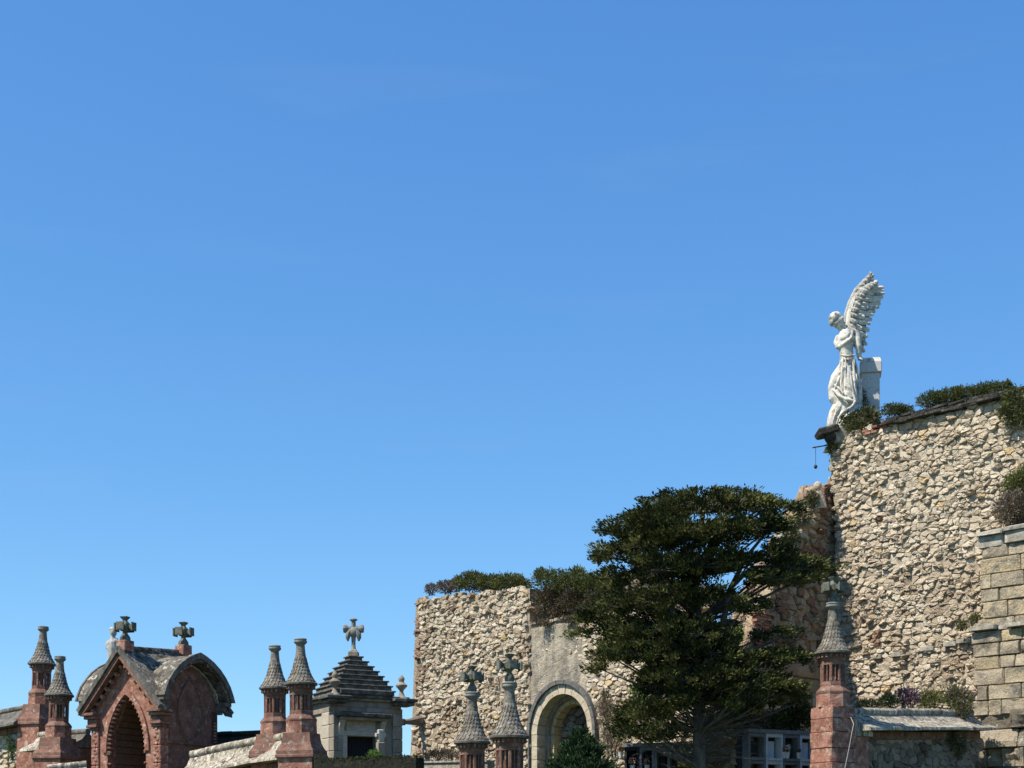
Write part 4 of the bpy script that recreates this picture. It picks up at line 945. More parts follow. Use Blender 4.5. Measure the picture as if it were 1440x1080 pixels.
# wings: root bone along the leading edge, feathers in three rows
def wing(lead, trail, d, nf, matn, seed):
    rg = random.Random(seed); wp = G()
    wp.tube([S(x, y, d) for x, y in lead], [.10, .11, .10, .085, .07, .05, .03][:len(lead)], 8); wo_ = wp.obj('wing', matn, ang, smooth=True)
    def along(pl, t):
        q = t * (len(pl) - 1); i = min(int(q), len(pl) - 2); f = q - i; return (pl[i][0] + (pl[i + 1][0] - pl[i][0]) * f, pl[i][1] + (pl[i + 1][1] - pl[i][1]) * f)
    pl = G(); out = [S(lead[k][0], lead[k][1], d + .05) for k in range(len(lead))]; inn = [S(lead[k][0] + (trail[k][0] - lead[k][0]) * .86, lead[k][1] + (trail[k][1] - lead[k][1]) * .86, d + .05) for k in range(len(lead))]
    m = len(out); th = Vector((0, .05, 0)); pl.add(out + inn + [p + th for p in out + inn], [(i, i + 1, m + i + 1, m + i) for i in range(m - 1)] + [(2 * m + i, 3 * m + i, 3 * m + i + 1, 2 * m + i + 1) for i in range(m - 1)] + [(m + i, m + i + 1, 3 * m + i + 1, 3 * m + i) for i in range(m - 1)] + [(i, 2 * m + i, 2 * m + i + 1, i + 1) for i in range(m - 1)] + [(0, m, 3 * m, 2 * m), (m - 1, 3 * m - 1, 4 * m - 1, 2 * m - 1)])
    pl.obj('wing_blade', 'marble_grey', wo_)
    for row, (k0, k1, dd, n) in enumerate(((.15, 1.0, .05, nf + 4), (.05, .64, -.03, nf + 3), (-.02, .36, -.10, nf + 2))):
        for k in range(n):
            t = (k + .5) / n; a = along(lead, (t * .66, .04 + t * .78, .06 + t * .9)[row]); b = along(trail, min(1, (t ** .85, t ** .8 * 1.0, t ** .9)[row]))
            p0 = (a[0] + (b[0] - a[0]) * k0, a[1] + (b[1] - a[1]) * k0); k1r = k1 * rg.uniform(.93, 1.04); p1 = (a[0] + (b[0] - a[0]) * k1r, a[1] + (b[1] - a[1]) * k1r)
            A = S(*p0, d + dd - .02 - .004 * k); B = S(*p1, d + dd + (.035 if k % 2 else -.01) - .004 * k); ax = B - A; L = ax.length
            if L < .04: continue
            ax.normalize(); sd_ = ax.cross(Vector((0, 1, 0))).normalized(); nn = sd_.cross(ax).normalized()
            if nn.y > 0: nn = -nn
            wd = (.07, .075, .07)[row] * rg.uniform(.85, 1.2); sec = []
            g = G()
            vs = []
            for (u_, wf, th) in ((0, .6, .02), (.3, .9, .035), (.65, 1.0, .04), (.92, .95, .035), (1.0, .65, .02)):
                c = A + ax * (L * u_) + nn * (.06 * math.sin(u_ * 2.6)) - UP * (.03 * u_ * u_ * (1 if row == 0 else 0))
                vs += [c - sd_ * wd * wf, c + nn * th, c + sd_ * wd * wf, c - nn * th * .5]
            fs = []
            for i in range(4):
                for q in range(4): fs.append((i * 4 + q, i * 4 + (q + 1) % 4, i * 4 + 4 + (q + 1) % 4, i * 4 + 4 + q))
            fs += [(0, 1, 2, 3), (16, 17, 18, 19)]
            g.add(vs, fs); g.obj('feather', 'marble_grey' if row == 2 else matn, wo_, smooth=False)  # covert row greyer: wing shade and staining put into the colour
wing([(1199, 473), (1195, 456), (1197, 437), (1203, 419), (1212, 406), (1222, 399), (1233, 396)], [(1216, 500), (1223, 478), (1224, 454), (1232, 438), (1239, 424), (1244, 411), (1244, 399)], .14, 11, 'marble', 4)
wing([(1200, 472), (1194, 455), (1195, 436), (1200, 418), (1208, 401), (1219, 388), (1230, 377)], [(1214, 492), (1217, 470), (1222, 440), (1229, 420), (1235, 404), (1236, 391), (1233, 375)], .40, 11, 'marble_grey', 5)  # far wing's shaded look put into the greyer marble
ped = thing('statue_pedestal', 'square grey marble pedestal behind the winged statue on the tower', 'pedestal', tuple(P(1224, 590, 47.9)), R_(-12))
zP = lambda y: PZ(y, 47.9) - PZ(590, 47.9)
G().bevbox(-.285, .285, -.30, .30, -.35, zP(528), .015).obj('shaft', 'pedestal', ped, local=True)
G().bevbox(-.345, .345, -.36, .36, zP(528) + .001, zP(513), .02).obj('cap', 'pedestal', ped, local=True)
g = G(); g.box(-.335, .335, -.35, .35, zP(513) + .001, zP(507), tx=.05, ty=.05); g.obj('cap_top', 'marble', ped, local=True)

# lamp bracket
lb = thing('iron_bracket', 'thin iron rod with a hanging weight jutting from the tower corner', 'bracket', tuple(P(1160, 627, 47.3)))
g = G(); g.tube([P(1170, 625, 47.5), P(1143, 629.5, 47.0)], .022, 6); g.obj('rod', 'iron', lb)
g = G(); g.tube([P(1147, 629, 47.07), P(1147, 654, 47.07)], .008, 5); g.obj('hanging_wire', 'iron', lb)
g = G(); c = P(1147, 656, 47.07); g.lathe([(.01, .06), (.05, .03), (.06, -.02), (.03, -.07)], 8, Matrix.Translation(c)); g.obj('weight', 'iron', lb)
# small statue on a broken corbel against the tower edge
fl = thing('broken_finial', 'small pale broken finial stone on the shaded wall beside the tower edge', 'finial', tuple(P(1150, 690, 46.8)))
g = G(); g.ico(tuple(P(1150, 684, 46.8)), .15, 2, (.9, .9, 1.1)); g.obj('finial_head', 'rubble', fl, smooth=True)
g = G(); g.tube([P(1152, 715, 46.9), P(1151, 700, 46.85), P(1150, 690, 46.8)], [.26, .2, .12], 8); g.obj('finial_base', 'rubble', fl, smooth=True)

# figure peeping over the gate
st = thing('distant_statue', 'small weathered pale stone statue peeping out left of the gate roof', 'statue', tuple(P(160, 935, 53)))
g = G(); Q = lambda px, py, d=0: P(px, py, 53) + Vector((0, d, 0))
for (pts, rads) in (([(158, 975), (158, 950), (159, 925), (158, 912), (158, 903)], [.3, .27, .2, .2, .17]), ([(158, 904), (158.5, 897), (159, 893)], [.16, .09, .09]), ([(151, 905), (158, 902), (166, 901)], [.09, .13, .09]), ([(151, 905), (151, 911), (154, 915)], [.09, .07, .06]), ([(166, 901), (167, 908), (163, 912)], [.09, .07, .06]), ([(156, 915), (156, 930), (156, 950)], [.08, .07, .07]), ([(161, 912), (161, 930), (162, 950)], [.08, .07, .07])):
    g.tube([Q(*p) for p in pts], rads, 8)
g.ico(tuple(Q(159.5, 889)), .15, 2, (.85, .95, 1.15)); g.ico(tuple(Q(158.5, 885)), .13, 2, (1.05, 1, .7)); g.ico(tuple(Q(161.5, 890, -.05)), .05, 1)
me = bpy.data.meshes.new('t'); me.from_pydata([tuple(p) for p in g.v], [], g.f); to = bpy.data.objects.new('t', me); sc.collection.objects.link(to)
md = to.modifiers.new('r', 'REMESH'); md.mode = 'VOXEL'; md.voxel_size = .03
dg = bpy.context.evaluated_depsgraph_get(); me2 = bpy.data.meshes.new_from_object(to.evaluated_get(dg)); bpy.data.objects.remove(to)
gb = G(); gb.v = [v.co.copy() for v in me2.vertices]; gb.c = [.5] * len(gb.v); gb.f = [list(p.vertices) for p in me2.polygons]; gb.obj('figure', 'marble_grey', st, smooth='full')
g = G(); c = P(158, 985, 53); g.bevbox(-.35, .35, -.35, .35, 1.8 - c.z, .35, .03); g.v = [p + c for p in g.v]; g.obj('plinth', 'mausoleum', st)

# ================================================================ BURIAL NICHES
def niches(label, a, b, zt, zb_, cols, seed, lights):
    a = Vector((a[0], a[1], 0)); b = Vector((b[0], b[1], 0)); u = (b - a).normalized(); n = Vector((u.y, -u.x, 0)); L = (b - a).length
    if n.y > 0: n = -n
    fn = frame(a, u, n); root = thing('burial_niches', label, 'burial niches', tuple((a + b) / 2 + Vector((0, 0, 2.2)))); rg = random.Random(seed)
    g = G(); g.prism([(0, 1.6), (L, 1.6), (L, zt - .1), (0, zt - .1)], -.28, -1.0, fn); g.obj('block_core', 'niche_dark', root)
    g = G(); g.prism([(-.04, zt - .1), (L + .04, zt - .1), (L + .04, zt), (-.04, zt)], .08, -1.05, fn); g.obj('top_slab', 'niche_grey', root)
    cw = L / cols
    rows = [(zt - .1, zb_)]
    h = .74; z = zt - .1
    while z > 2.4:
        for k in range(cols):
            mt = lights[k % len(lights)]; s0 = k * cw
            for (p0, p1, q0, q1) in ((s0 + .005, s0 + .07, z - h, z - .003), (s0 + cw - .07, s0 + cw - .005, z - h, z - .003), (s0 + .07, s0 + cw - .07, z - .1, z - .003), (s0 + .07, s0 + cw - .07, z - h, z - h + .07)):
                g = G(); g.prism([(p0, q0), (p1, q0), (p1, q1), (p0, q1)], .02 + (.06 if q0 == z - h and p1 - p0 > .1 else 0), -.28, fn); g.obj('niche_frame', mt, root)
            g = G(); g.prism([(s0 + .12, z - h + .075), (s0 + cw - .16, z - h + .075), (s0 + cw - .16, z - .2), (s0 + .12, z - .2)], -.17, -.27, fn); g.obj('niche_panel', mt if mt == 'niche_white' else ('niche_dark' if rg.random() < .6 else 'niche_grey'), root)
        z -= h
    return root, fn, cw
def bouquet(label, c, r, m1, potz=.2):
    root = thing('flower_pot', label, 'flowers', tuple(c)); rg = random.Random(int(c.x * 1000))
    G().lathe([(.05, 0), (.075, .16), (.08, .17)], 10).obj('pot', 'pot', root, smooth=True, local=True)
    g = G()
    for k in range(60):
        d = Vector((rg.gauss(0, 1), rg.gauss(0, 1), rg.gauss(.4, .8))).normalized() * r * rg.uniform(.5, 1); p = Vector((0, 0, .17 + r * .7)) + d
        g.cur = rg.random(); g.ico(tuple(p), r * .17, 1, (1, 1, .7))
    g.obj('blossoms', m1, root, local=True, kind='stuff')
    g = G()
    for k in range(40):
        d = Vector((rg.gauss(0, 1), rg.gauss(0, 1), rg.gauss(.2, .8))).normalized() * r * rg.uniform(.6, 1.1); p = Vector((0, 0, .17 + r * .5)); e = d.cross(Vector((.3, .2, 1))).normalized() * .02
        g.cur = rg.random(); g.add([p - e, p + d * .6 + e, p + d, p + d * .6 - e], [(0, 1, 2, 3)])
    g.obj('leaves', 'shrub_leaf', root, local=True, fixn=False)
n1, fn1, cw1 = niches('white and dark burial niches with flowers left of the red pier', (PX(1052, 40.0), 40.0), (PX(1148, 41.0), 41.0), PZ(1027, 40.5), 3, 4, 3, ['niche_grey', 'niche_white', 'niche_grey', 'niche_white'])
zn = PZ(1027, 40.5) - .1 - .74 + .072
bouquet('white flowers in a white pot on a burial niche ledge', fn1(cw1 * 2.25, zn, .02), .13, 'white_flower')
bouquet('orange flowers in a pot beside the white flowers on the niches', fn1(cw1 * 2.08, zn, -.0), .10, 'orange_flower')
bouquet('dark flower vase on the third burial niche', fn1(cw1 * 2.95, zn, .0), .08, 'lilac_flower')
n2, fn2, cw2 = niches('dark burial niches with pink flowers between the cypress trunk and arch', (PX(878, 40.6), 40.6), (PX(942, 40.2), 40.2), PZ(1045, 40.4), 3, 3, 4, ['niche_dark', 'niche_grey', 'niche_grey'])
zn2 = PZ(1045, 40.4) - .1 - .74 + .072
bouquet('pink flowers at the left burial niche', fn2(cw2 * .55, zn2, .0), .13, 'pink_flower'); bouquet('pale pink flowers at the middle burial niche', fn2(cw2 * 1.5, zn2, .0), .11, 'pink_flower'); bouquet('orange flowers at the left end of the dark niches', P(873, 1066, 40.4), .10, 'orange_flower')
tr_ = thing('terrace_wall', 'low shaded rubble wall between the cypress trunk and white niches', 'wall', (PX(1020, 41), 41, 2.2))
a = Vector((PX(985, 41.2), 41.2, 0)); b = Vector((PX(1056, 40.3), 40.3, 0)); u = (b - a).normalized(); n = Vector((u.y, -u.x, 0)); ft = frame(a, u, n); L = (b - a).length
g = G(); g.prism([(0, 1.5), (L, 1.5), (L, 4.95), (0, 4.9)], 0, -.5, ft); g.obj('wall_body', 'mortar', tr_)
rubble(tr_, ft, 0, L, 3.4, 4.9, .28, .19, 91, lambda s, z: True, matname='rubble_brown', h=(.03, .09), zsee=3.4)
# raised bed of earth behind the niches
g = G()
for k in range(1):
    pts = [(PX(930, 41.6), 41.6), (PX(1056, 40.9), 41.0), (PX(1175, 41.8), 41.8), (PX(1190, 44), 45), (PX(960, 43), 43.0)]
    z1 = 4.7; g.add([(x, y, 1.8) for x, y in pts] + [(x, y, z1) for x, y in pts], [(4, 3, 2, 1, 0), (5, 6, 7, 8, 9)] + [(i, (i + 1) % 5, 5 + (i + 1) % 5, 5 + i) for i in range(5)])
bed = g.obj('terrace', 'grass'); bed['kind'] = 'structure'

# ================================================================ PLANTS
def leaf_cloud(g, blobs, n, size, rng, up=.3, asp=.35, tone=(0, 1), droop=0.0):
    """leaf-sized faces through a set of ellipsoids (centre, rx, ry, rz)"""
    vols = [b[1] * b[2] * b[3] for b in blobs]; tot = sum(v ** .8 for v in vols)
    for b, v in zip(blobs, vols):
        c, rx, ry, rz = b; k = int(n * v ** .8 / tot)
        for _ in range(k):
            d = Vector((rng.gauss(0, 1), rng.gauss(0, 1), rng.gauss(0, 1))).normalized(); r = rng.random() ** .45 * (1.18 if rng.random() < .12 else 1)
            p = c + Vector((d.x * rx * r, d.y * ry * r, d.z * rz * r))
            o = (Vector((d.x, d.y, d.z * .6 + up)) + Vector((rng.gauss(0, .5), rng.gauss(0, .5), rng.gauss(0, .5)))).normalized(); o.z -= droop
            L = size * rng.uniform(.6, 1.4); e = o.cross(Vector((rng.gauss(0, 1), rng.gauss(0, 1), rng.gauss(0, 1)))).normalized() * L * asp * .5
            g.cur = tone[0] + (tone[1] - tone[0]) * min(1, max(0, rng.betavariate(2, 2)))
            b0 = len(g.v); o = o * L; m = p + o * .55
            g.v += [p, m + e, p + o, m - e]; g.c += [g.cur] * 4; g.f.append([b0, b0 + 1, b0 + 2, b0 + 3])
def shrub(label, blobs, n=900, size=.10, m='shrub_leaf', cat='shrub', name='shrub', extra=None, tone=(0, 1), up=.4, asp=.3, seed=0, base=None, group=None):
    """blobs: (px,py,D,rx_px,rz_px[,ry_m])"""
    rng = random.Random(seed or hash(label) % 9999 if seed else len(label) * 7 + len(blobs)); bl = []
    for b in blobs:
        c = P(b[0], b[1], b[2]); k = b[2] / F; rx = b[3] * k; bl.append((c, rx, b[5] if len(b) > 5 else min(rx, .7), b[4] * k))
    c0 = bl[0][0]; root = thing(name, label, cat, (c0.x, c0.y, c0.z - bl[0][3]))
    st_ = G()
    for (c, rx, ry, rz) in bl:                           # woody stems from the base of each clump into it
        for k in range(7):
            p0 = c + Vector((rng.uniform(-.4, .4) * rx, rng.uniform(-.3, .3) * ry, -rz * 1.05)); p1 = c + Vector((rng.uniform(-.8, .8) * rx, rng.uniform(-.7, .7) * ry, rng.uniform(.1, .8) * rz))
            st_.tube([p0, (p0 + p1) / 2 + Vector((rng.uniform(-.04, .04), 0, .03)), p1], [.014, .010, .004], 4)
    st_.obj('stems', 'twig', root, kind='stuff')
    g = G(); leaf_cloud(g, bl, int(n * 1.5), size * .85, rng, up=up, asp=asp, tone=tone)
    for c, rx, ry, rz in bl:              # stray shoots, with their own tone
        leaf_cloud(g, [(c + Vector((rng.uniform(-.7, .7) * rx, rng.uniform(-.5, .5) * ry, rng.uniform(.2, .9) * rz)), rx * .25, ry * .3, rz * .45) for _ in range(3)], int(n * .10), size, rng, up=up + .5, asp=asp, tone=(rng.random() * .5, 1))
    g.obj('foliage', m, root, fixn=False, kind='stuff')
    if extra:
        em, en, es = extra; g = G(); leaf_cloud(g, [(c + Vector((0, 0, rz * .25)), rx, ry, rz * .8) for c, rx, ry, rz in bl], en, es, rng, asp=.8, up=.8); g.obj('flowers', em, root, fixn=False, kind='stuff')
    return root
# on the left ruin
shrub('small purple flowering tuft at the left end of the ruin top', [(606, 829, 51.9, 8, 8)], 350, .09, 'dry_leaf', 'plant', 'flowering_plant', ('lilac_flower', 110, .05), seed=1)
shrub('dry lilac-grey shrub near the left end of the ruin top', [(628, 826, 51.3, 16, 9), (645, 822, 51, 12, 9)], 1300, .10, 'dry_leaf', extra=('lilac_flower', 160, .05), seed=2)
shrub('rounded olive green shrub above the middle of the cream ruin wall', [(664, 818, 50.6, 24, 13), (690, 821, 50.0, 20, 11)], 3600, .10, tone=(.1, .9), seed=3)
shrub('low olive shrub ending at the corner of the cream ruin wall', [(715, 820, 49.4, 26, 12), (733, 823, 49.0, 14, 10)], 3000, .10, tone=(.1, .9), seed=4)
shrub('trailing dry brown plants hanging over the cream wall top', [(690, 836, 50.0, 20, 9, .25), (720, 838, 49.2, 18, 12, .25), (705, 850, 49.6, 8, 12, .15)], 1500, .10, 'dry_leaf', 'plant', 'dry_plant', seed=5, tone=(0, .7))
shrub('large dark green shrub mound over the recessed wall above the arch', [(775, 818, 47.9, 28, 17), (805, 818, 47.3, 32, 17), (832, 824, 46.8, 26, 15), (855, 830, 46.3, 20, 16)], 6500, .10, tone=(0, .85), seed=6)
shrub('dark brown hanging growth below the large shrub mound on the recessed wall', [(775, 843, 47.9, 26, 12, .35), (810, 845, 47.2, 30, 14, .35), (842, 852, 46.5, 24, 18, .35), (775, 862, 47.8, 24, 10, .2)], 3200, .10, 'dry_leaf', 'plant', 'dry_plant', tone=(0, .45), seed=7)
shrub('thin dry grass along the ledge over the plaster wall', [(765, 877, 47.5, 18, 4, .15), (800, 872, 46.8, 18, 4, .15)], 700, .09, 'dry_leaf', 'grass tuft', 'grass_tuft', seed=8, up=1.2)
# on the tower
shrub('green and brown shrub at the foot of the winged statue', [(1199, 594, 47.0, 17, 13, .35), (1222, 592, 46.9, 16, 14, .4), (1210, 601, 46.7, 20, 10, .3)], 3400, .10, tone=(.2, 1), seed=9, extra=('twig', 500, .09))
shrub('climbing dark sprigs against the statue pedestal', [(1215, 570, 47.3, 8, 13, .12), (1212, 556, 47.35, 5, 10, .1)], 420, .08, cat='plant', name='climbing_plant', tone=(0, .5), seed=10)
shrub('small dark green shrub right of the pedestal on the tower top', [(1258, 577, 46.4, 20, 7), (1272, 579, 46.2, 12, 6)], 1500, .09, tone=(0, .7), seed=11)
shrub('left rounded heath bush above the dark coping slabs', [(1312, 563, 45.6, 22, 11), (1335, 560, 45.3, 22, 11)], 3000, .09, tone=(.1, .75), seed=12)
shrub('right long heath bush above the dark coping slabs', [(1362, 555, 44.9, 24, 10), (1392, 549, 44.5, 26, 9), (1410, 546, 44.2, 12, 7)], 3200, .09, tone=(.1, .75), seed=13)
shrub('green and brown shrub hanging over the tower top at the right edge', [(1425, 562, 42.9, 16, 16, .4), (1420, 583, 42.8, 16, 14, .25), (1436, 578, 42.6, 14, 22, .3)], 2400, .10, tone=(.2, 1), seed=14, extra=('twig', 300, .09))
shrub('bright green shrub on the buttress top at the right edge', [(1428, 682, 42.6, 18, 16), (1440, 676, 42.5, 14, 16)], 1700, .10, tone=(.3, 1), seed=15)
shrub('grey lilac dry bush below the green shrub on the buttress', [(1420, 718, 42.4, 22, 22), (1440, 716, 42.3, 20, 24)], 3400, .10, 'dry_leaf', extra=('lilac_flower', 120, .05), tone=(.2, 1), seed=16)
shrub('small tuft growing from the tower corner under the statue', [(1169, 629, 47.15, 7, 9, .2)], 420, .08, cat='plant', name='wall_plant', seed=17)
shrub('small green tuft in the tower wall beside the buttress', [(1353, 880, 43.6, 9, 7, .15), (1372, 870, 43.2, 8, 6, .15)], 450, .08, cat='plant', name='wall_plant', seed=18, tone=(.2, .9))
shrub('dark trailing growth on the broken wall top beside the tower edge', [(1128, 728, 46.2, 14, 9, .3), (1142, 704, 46.7, 9, 12, .3), (1112, 748, 45.8, 12, 8, .3)], 1100, .10, tone=(0, .6), seed=35, extra=('dry_leaf', 260, .09))
# along the foot of the tower
shrub('dark purple leaved plant behind the right wall coping', [(1275, 981, 40.6, 18, 14)], 900, .09, 'lilac_flower', 'plant', 'purple_plant', tone=(0, .45), seed=19)
shrub('green shrub behind the middle of the right wall coping', [(1308, 985, 41.2, 20, 14), (1250, 986, 40.2, 14, 8)], 1500, .09, tone=(.2, 1), seed=20)
shrub('pink flowering plant where the right wall meets the buttress', [(1348, 983, 41.6, 20, 16), (1354, 997, 41.3, 14, 12)], 1900, .09, tone=(.2, .9), seed=21, extra=('lilac_flower', 420, .06), cat='plant', name='flowering_plant')
shrub('purple flowering plant growing out of the right wall face', [(1338, 1042, 40.6, 15, 14, .2), (1350, 1050, 40.8, 8, 18, .2)], 900, .08, 'shrub_leaf', 'plant', 'flowering_plant', ('lilac_flower', 300, .06), seed=22)
shrub('low plants at the pier end behind the right wall coping', [(1222, 992, 39.5, 22, 7)], 700, .08, tone=(.0, .7), seed=23)
# terrace behind the niches
shrub('yellow green grassy shrub left of the white niches', [(1010, 1018, 41.3, 26, 16), (1040, 1012, 41.5, 26, 18)], 2600, .12, 'bright_leaf', tone=(0, .6), seed=24, up=1.0, asp=.2)
shrub('purple flower heads behind the cypress trunk', [(1015, 1000, 41.8, 16, 9)], 400, .09, 'shrub_leaf', 'plant', 'flowering_plant', ('lilac_flower', 380, .07), seed=25)
shrub('dry pinkish plant hanging above the white niches', [(1066, 1012, 41.0, 18, 16), (1056, 1029, 40.3, 14, 7)], 1500, .09, 'dry_leaf', 'plant', 'dry_plant', ('pink_flower', 90, .05), seed=26, tone=(.3, 1))
shrub('green shrub above the middle of the white niches', [(1092, 1016, 41.2, 20, 15)], 1300, .11, tone=(.3, 1), seed=27)
shrub('dark shrub with dry leaves beside the red pier', [(1120, 1008, 41.3, 24, 22)], 2200, .11, tone=(0, .5), seed=28, extra=('dry_leaf', 350, .1))
shrub('bright green ivy behind the cypress crown', [(1027, 893, 42.0, 16, 16, .2)], 700, .13, 'bright_leaf', 'ivy', 'ivy', seed=29, tone=(.2, 1), asp=.8)
shrub('yellow green sprig behind the lower cypress branches', [(900, 985, 42.5, 14, 26, .2), (915, 950, 42.4, 10, 18, .2)], 500, .11, 'bright_leaf', 'ivy', 'ivy', seed=30, tone=(0, .6), asp=.7)
shrub('tall dry brown plant growing right of the arch', [(855, 1012, 43.6, 15, 24, .3), (850, 990, 43.8, 8, 16, .2), (862, 1045, 43.2, 18, 20, .3)], 1800, .11, 'dry_leaf', 'plant', 'dry_plant', seed=31, tone=(.1, .8), up=.9, asp=.18)
shrub('green weed on the black wall in front of the mausoleum', [(526, 1063, 40.0, 9, 7, .15)], 380, .08, 'bright_leaf', 'plant', 'weed', seed=32)
shrub('dry grass at the foot of the cream ruin wall', [(625, 1062, 48.3, 30, 7, .4)], 1000, .12, 'dry_leaf', 'grass tuft', 'grass_tuft', seed=33, up=1.2, asp=.15)
shrub('pale lichen-green ivy on the wall at the lower left edge', [(16, 1050, 49.6, 7, 18, .15)], 300, .09, 'bright_leaf', 'ivy', 'ivy', seed=34, tone=(0, .5))

# ---------------------------------------------------------------- green conifer shrub in the arch
cf = thing('conifer_shrub', 'dark green pointed conifer in front of the arch at the bottom edge', 'conifer', (PX(822, 38.5), 38.5, 1.9)); rng = random.Random(50); g = G(); stg = G()
top = P(817, 1031, 38.5); axis0 = Vector((PX(822, 38.5), 38.5, 2.0))
stg.tube([axis0, (axis0 + top) / 2, top - Vector((0, 0, .15))], [.09, .05, .012], 6)
for k in range(400):
    t = rng.random() ** .7; z = top.z - t * (top.z - 2.2); R = .06 + 1.75 * (t ** .9) * rng.uniform(.72, 1.05); a = rng.uniform(0, 2 * math.pi)
    c = Vector((axis0.x + (top.x - axis0.x) * (1 - t), axis0.y, z)); o = Vector((math.cos(a), math.sin(a), 0))
    tip = c + o * R + Vector((0, 0, .30 * R + .05)); b0 = c + Vector((0, 0, -.1 * R)); 
    stg.tube([b0, (b0 + tip) / 2 - Vector((0, 0, .06 * R)), tip], [.014, .01, .004], 4)
    for q in range(75):
        f = rng.uniform(.35, 1.0); p = b0.lerp(tip, f) - Vector((0, 0, .24 * R * f * (1 - f))) + Vector((rng.gauss(0, .05), rng.gauss(0, .05), rng.gauss(0, .05)))
        d = (o * .5 + Vector((rng.gauss(0, .45), rng.gauss(0, .45), .9 + rng.gauss(0, .3)))).normalized() * rng.uniform(.07, .15); e = d.cross(Vector((rng.gauss(0, 1), rng.gauss(0, 1), .2))).normalized() * .018
        g.cur = min(1, max(0, rng.gauss(.4, .2) + .25 * (f - .6))); b_ = len(g.v); m = p + d * .5; g.v += [p, m + e, p + d, m - e]; g.c += [g.cur] * 4; g.f.append([b_, b_ + 1, b_ + 2, b_ + 3])
stg.obj('trunk', 'bark', cf); g.obj('foliage', 'green_conifer', cf, fixn=False, kind='stuff')

# ---------------------------------------------------------------- the big cypress
TD = 39.5
cy_ = thing('cypress_tree', 'large dark spreading cypress tree in front of the ruins', 'tree', (PX(985, TD), TD, 2.15)); rng = random.Random(60)
trunk = G(); tb = Vector((PX(985, TD), TD, 2.1))
def T(px, py, dd=0): return P(px, py, TD) + Vector((0, dd, 0))
spine = [tb, T(984, 1080), T(983, 1030), T(984, 985), T(982, 930), T(980, 870), T(978, 810), T(985, 750), T(990, 720)]
trunk.tube(spine, [.28, .19, .17, .16, .14, .12, .09, .05, .03], 10)
trunk.tube([T(984, 1000), T(968, 960, -.2), T(955, 900, -.5), T(930, 830, -.7), T(905, 770, -.8)], [.11, .09, .08, .06, .03], 8)
trunk.tube([T(984, 990), T(1000, 950, -.1), T(1012, 890, -.3), T(1025, 830, -.3), T(1048, 785, -.2), T(1085, 740, -.1)], [.12, .10, .09, .07, .05, .025], 8)
trunk.tube([T(1025, 830, -.3), T(1055, 800, -.2), T(1100, 795, 0), T(1150, 800, .1)], [.07, .05, .04, .015], 6)
trunk.obj('trunk', 'bark', cy_, smooth=True)
pads = [(872, 742, 24, 12), (900, 728, 26, 15), (943, 713, 34, 17), (988, 708, 40, 16), (1035, 708, 36, 16), (1078, 712, 26, 14), (1112, 716, 20, 13), (925, 735, 40, 18),
        (858, 782, 24, 16), (905, 765, 36, 22), (958, 750, 40, 24), (1010, 748, 38, 22), (1060, 742, 34, 18), (1090, 738, 24, 12),
        (868, 812, 26, 16), (925, 800, 40, 22), (985, 795, 40, 24), (1028, 790, 28, 20), (1085, 782, 30, 12), (1122, 798, 36, 13), (1158, 800, 22, 11), (1100, 770, 26, 10), (1075, 812, 36, 12), (1130, 815, 26, 8),
        (820, 868, 16, 9), (838, 868, 22, 14), (818, 893, 16, 6), (866, 852, 30, 18), (915, 845, 36, 18), (965, 838, 38, 18), (1008, 840, 28, 16), (1050, 850, 30, 12),
        (878, 890, 36, 18), (930, 882, 42, 20), (985, 890, 42, 20), (1010, 880, 20, 12), (860, 918, 26, 14), (842, 940, 17, 9), (895, 918, 34, 18), (945, 918, 46, 20), (1000, 918, 40, 20), (1045, 925, 32, 16), (1082, 928, 34, 14), (1118, 928, 26, 9), (1105, 893, 26, 7), (1070, 895, 16, 7),
        (960, 955, 40, 20), (1020, 955, 36, 18), (1068, 962, 38, 16), (1108, 972, 30, 12), (1130, 985, 16, 8), (1075, 985, 26, 9), (920, 960, 30, 22), (905, 1000, 34, 16), (885, 1030, 26, 12), (925, 1032, 30, 14), (935, 1000, 24, 18), (1000, 988, 22, 12), (945, 1030, 22, 12), (1030, 985, 24, 10), (960, 985, 26, 16), (875, 1015, 18, 9), (1050, 1000, 16, 8)]
fol = G(); limbs = G()
fol_n = 0
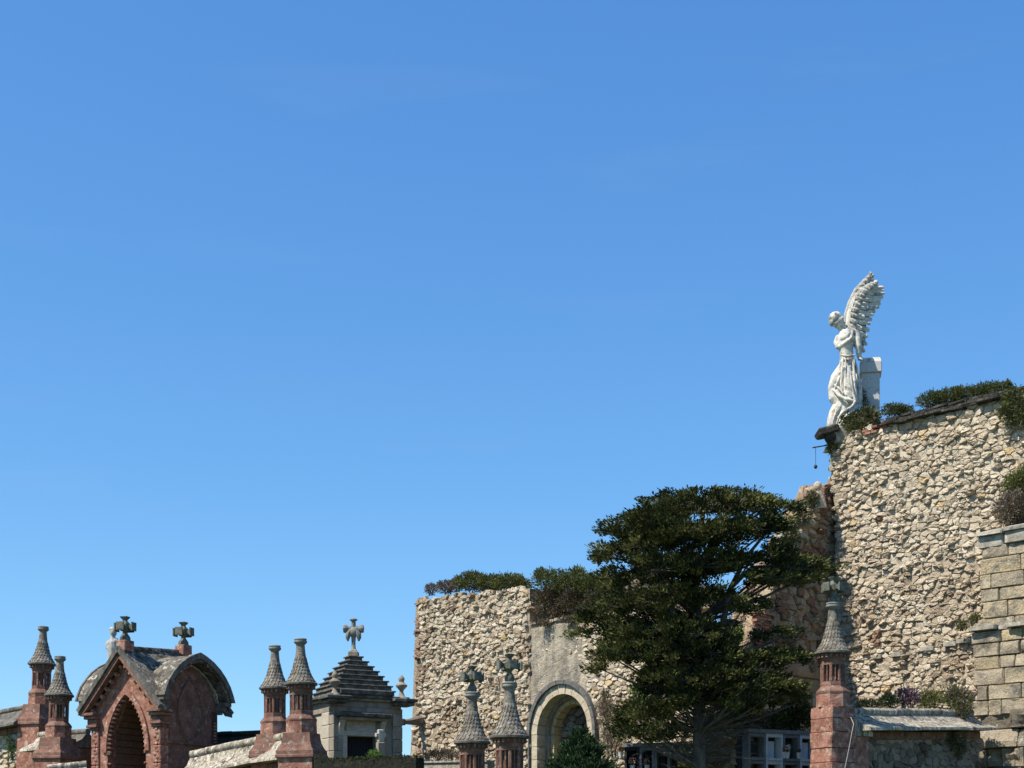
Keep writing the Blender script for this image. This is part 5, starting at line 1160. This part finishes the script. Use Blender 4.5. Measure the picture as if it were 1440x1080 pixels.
for (px, py, rx, rz) in pads:
    k = TD / F; wx = abs(px - 985) / 175.0
    dmax = 1.7 * math.sqrt(max(.06, 1 - min(1, wx) ** 2))
    nd = 1 if rx < 24 else (2 if rx < 34 else 3)
    for q in range(nd):
        dd = (-dmax * .75, dmax * .35, -dmax * .1)[q] if nd > 1 else rng.uniform(-.5, .2) * dmax
        dd += rng.uniform(-.2, .2); sc2 = (1.0, .9, .95)[q]
        D2 = TD + dd; c = P(px + (rng.uniform(-6, 6) if q else 0), py + (rng.uniform(-6, 6) if q else 0), D2)
        # limb to this pad
        sp_i = min(range(len(spine)), key=lambda i: abs(spine[i].z - (c.z - .35 - .25 * (c - Vector((spine[i].x, spine[i].y, c.z))).length)))
        s0 = spine[sp_i]; mid = s0.lerp(c, .55) + Vector((0, 0, -.12)); limbs.tube([s0, mid, c], [.05, .035, .012], 5)
        nc = max(6, int(rx * rz / 27 * sc2))
        for j in range(nc):                       # tufts within the pad, each a fan of short sprays
            d = Vector((rng.gauss(0, 1), rng.gauss(0, 1), rng.gauss(0, 1))).normalized() * rng.random() ** .35
            tc = c + Vector((d.x * rx * k * 1.08, d.y * rx * k * .85, d.z * rz * k * .92))
            limbs.tube([c.lerp(tc, -.1) - Vector((0, 0, .05)), tc], [.012, .006], 4)
            out = (Vector(((tc.x - spine[4].x) * .5, (tc.y - spine[4].y) * .5, 0)).normalized() * .8 + Vector((0, 0, .55)))
            tr = rng.uniform(.15, .27); tb_ = rng.gauss(.45, .24)
            for m_i in range(66):
                dv = Vector((rng.gauss(0, 1), rng.gauss(0, 1), rng.gauss(0, 1))).normalized() * tr * rng.random() ** .5; dv.z *= .5; dv += out * (abs(dv.x) * .5)
                p = tc + dv; o = (out + dv.normalized() * .7 + Vector((rng.gauss(0, .35), rng.gauss(0, .35), rng.gauss(0, .35)))).normalized() * rng.uniform(.06, .14)
                e = o.cross(Vector((rng.gauss(0, 1), rng.gauss(0, 1), rng.gauss(0, 1)))).normalized() * rng.uniform(.014, .026)
                t = min(1, max(0, tb_ + rng.gauss(0, .14))); b_ = len(fol.v); mm = p + o * .5
                fol.v += [p, mm + e, p + o, mm - e]; fol.c += [t] * 4; fol.f.append([b_, b_ + 1, b_ + 2, b_ + 3])
limbs.obj('branches', 'bark', cy_, kind='stuff')
fol.obj('crown', 'cypress_leaf', cy_, fixn=False, kind='stuff')
tw = G()                                             # grey dead twigs low in the crown
for k in range(850):
    s0 = spine[rng.choice((1, 2, 3, 3, 4, 4, 5))].lerp(spine[rng.choice((3, 4))], rng.random() * .6); a = rng.uniform(0, 2 * math.pi); L = rng.uniform(.5, 1.9)
    o = Vector((math.cos(a), math.sin(a) * .7, rng.uniform(-.1, .75))).normalized(); p1 = s0 + o * L * .5 + Vector((rng.gauss(0, .08), rng.gauss(0, .08), rng.gauss(0, .06))); p2 = s0 + o * L + Vector((rng.gauss(0, .14), rng.gauss(0, .14), rng.gauss(-.05, .12)))
    tw.tube([s0, p1, p2], [.016, .010, .003], 4)
    for q in range(3):
        b0 = p1.lerp(p2, rng.random()); tw.tube([b0, b0 + Vector((rng.gauss(0, .18), rng.gauss(0, .15), rng.gauss(.05, .18)))], [.006, .002], 3)
tw.obj('dead_twigs', 'twig', cy_, kind='stuff')

# cable on the red pier
cb = thing('hanging_cable', 'thin pale cable slanting down the shaded face of the red pier', 'cable', tuple(P(1194, 1050, 36.4)))
g = G(); g.tube([P(1190, 1004, 37.2), P(1197, 1010, 36.85), P(1200.5, 1018, 36.55), P(1198, 1030, 36.45), P(1194, 1052, 36.4), P(1187, 1086, 36.3)], .009, 6); g.obj('cable', 'cable_grey', cb, smooth=True)
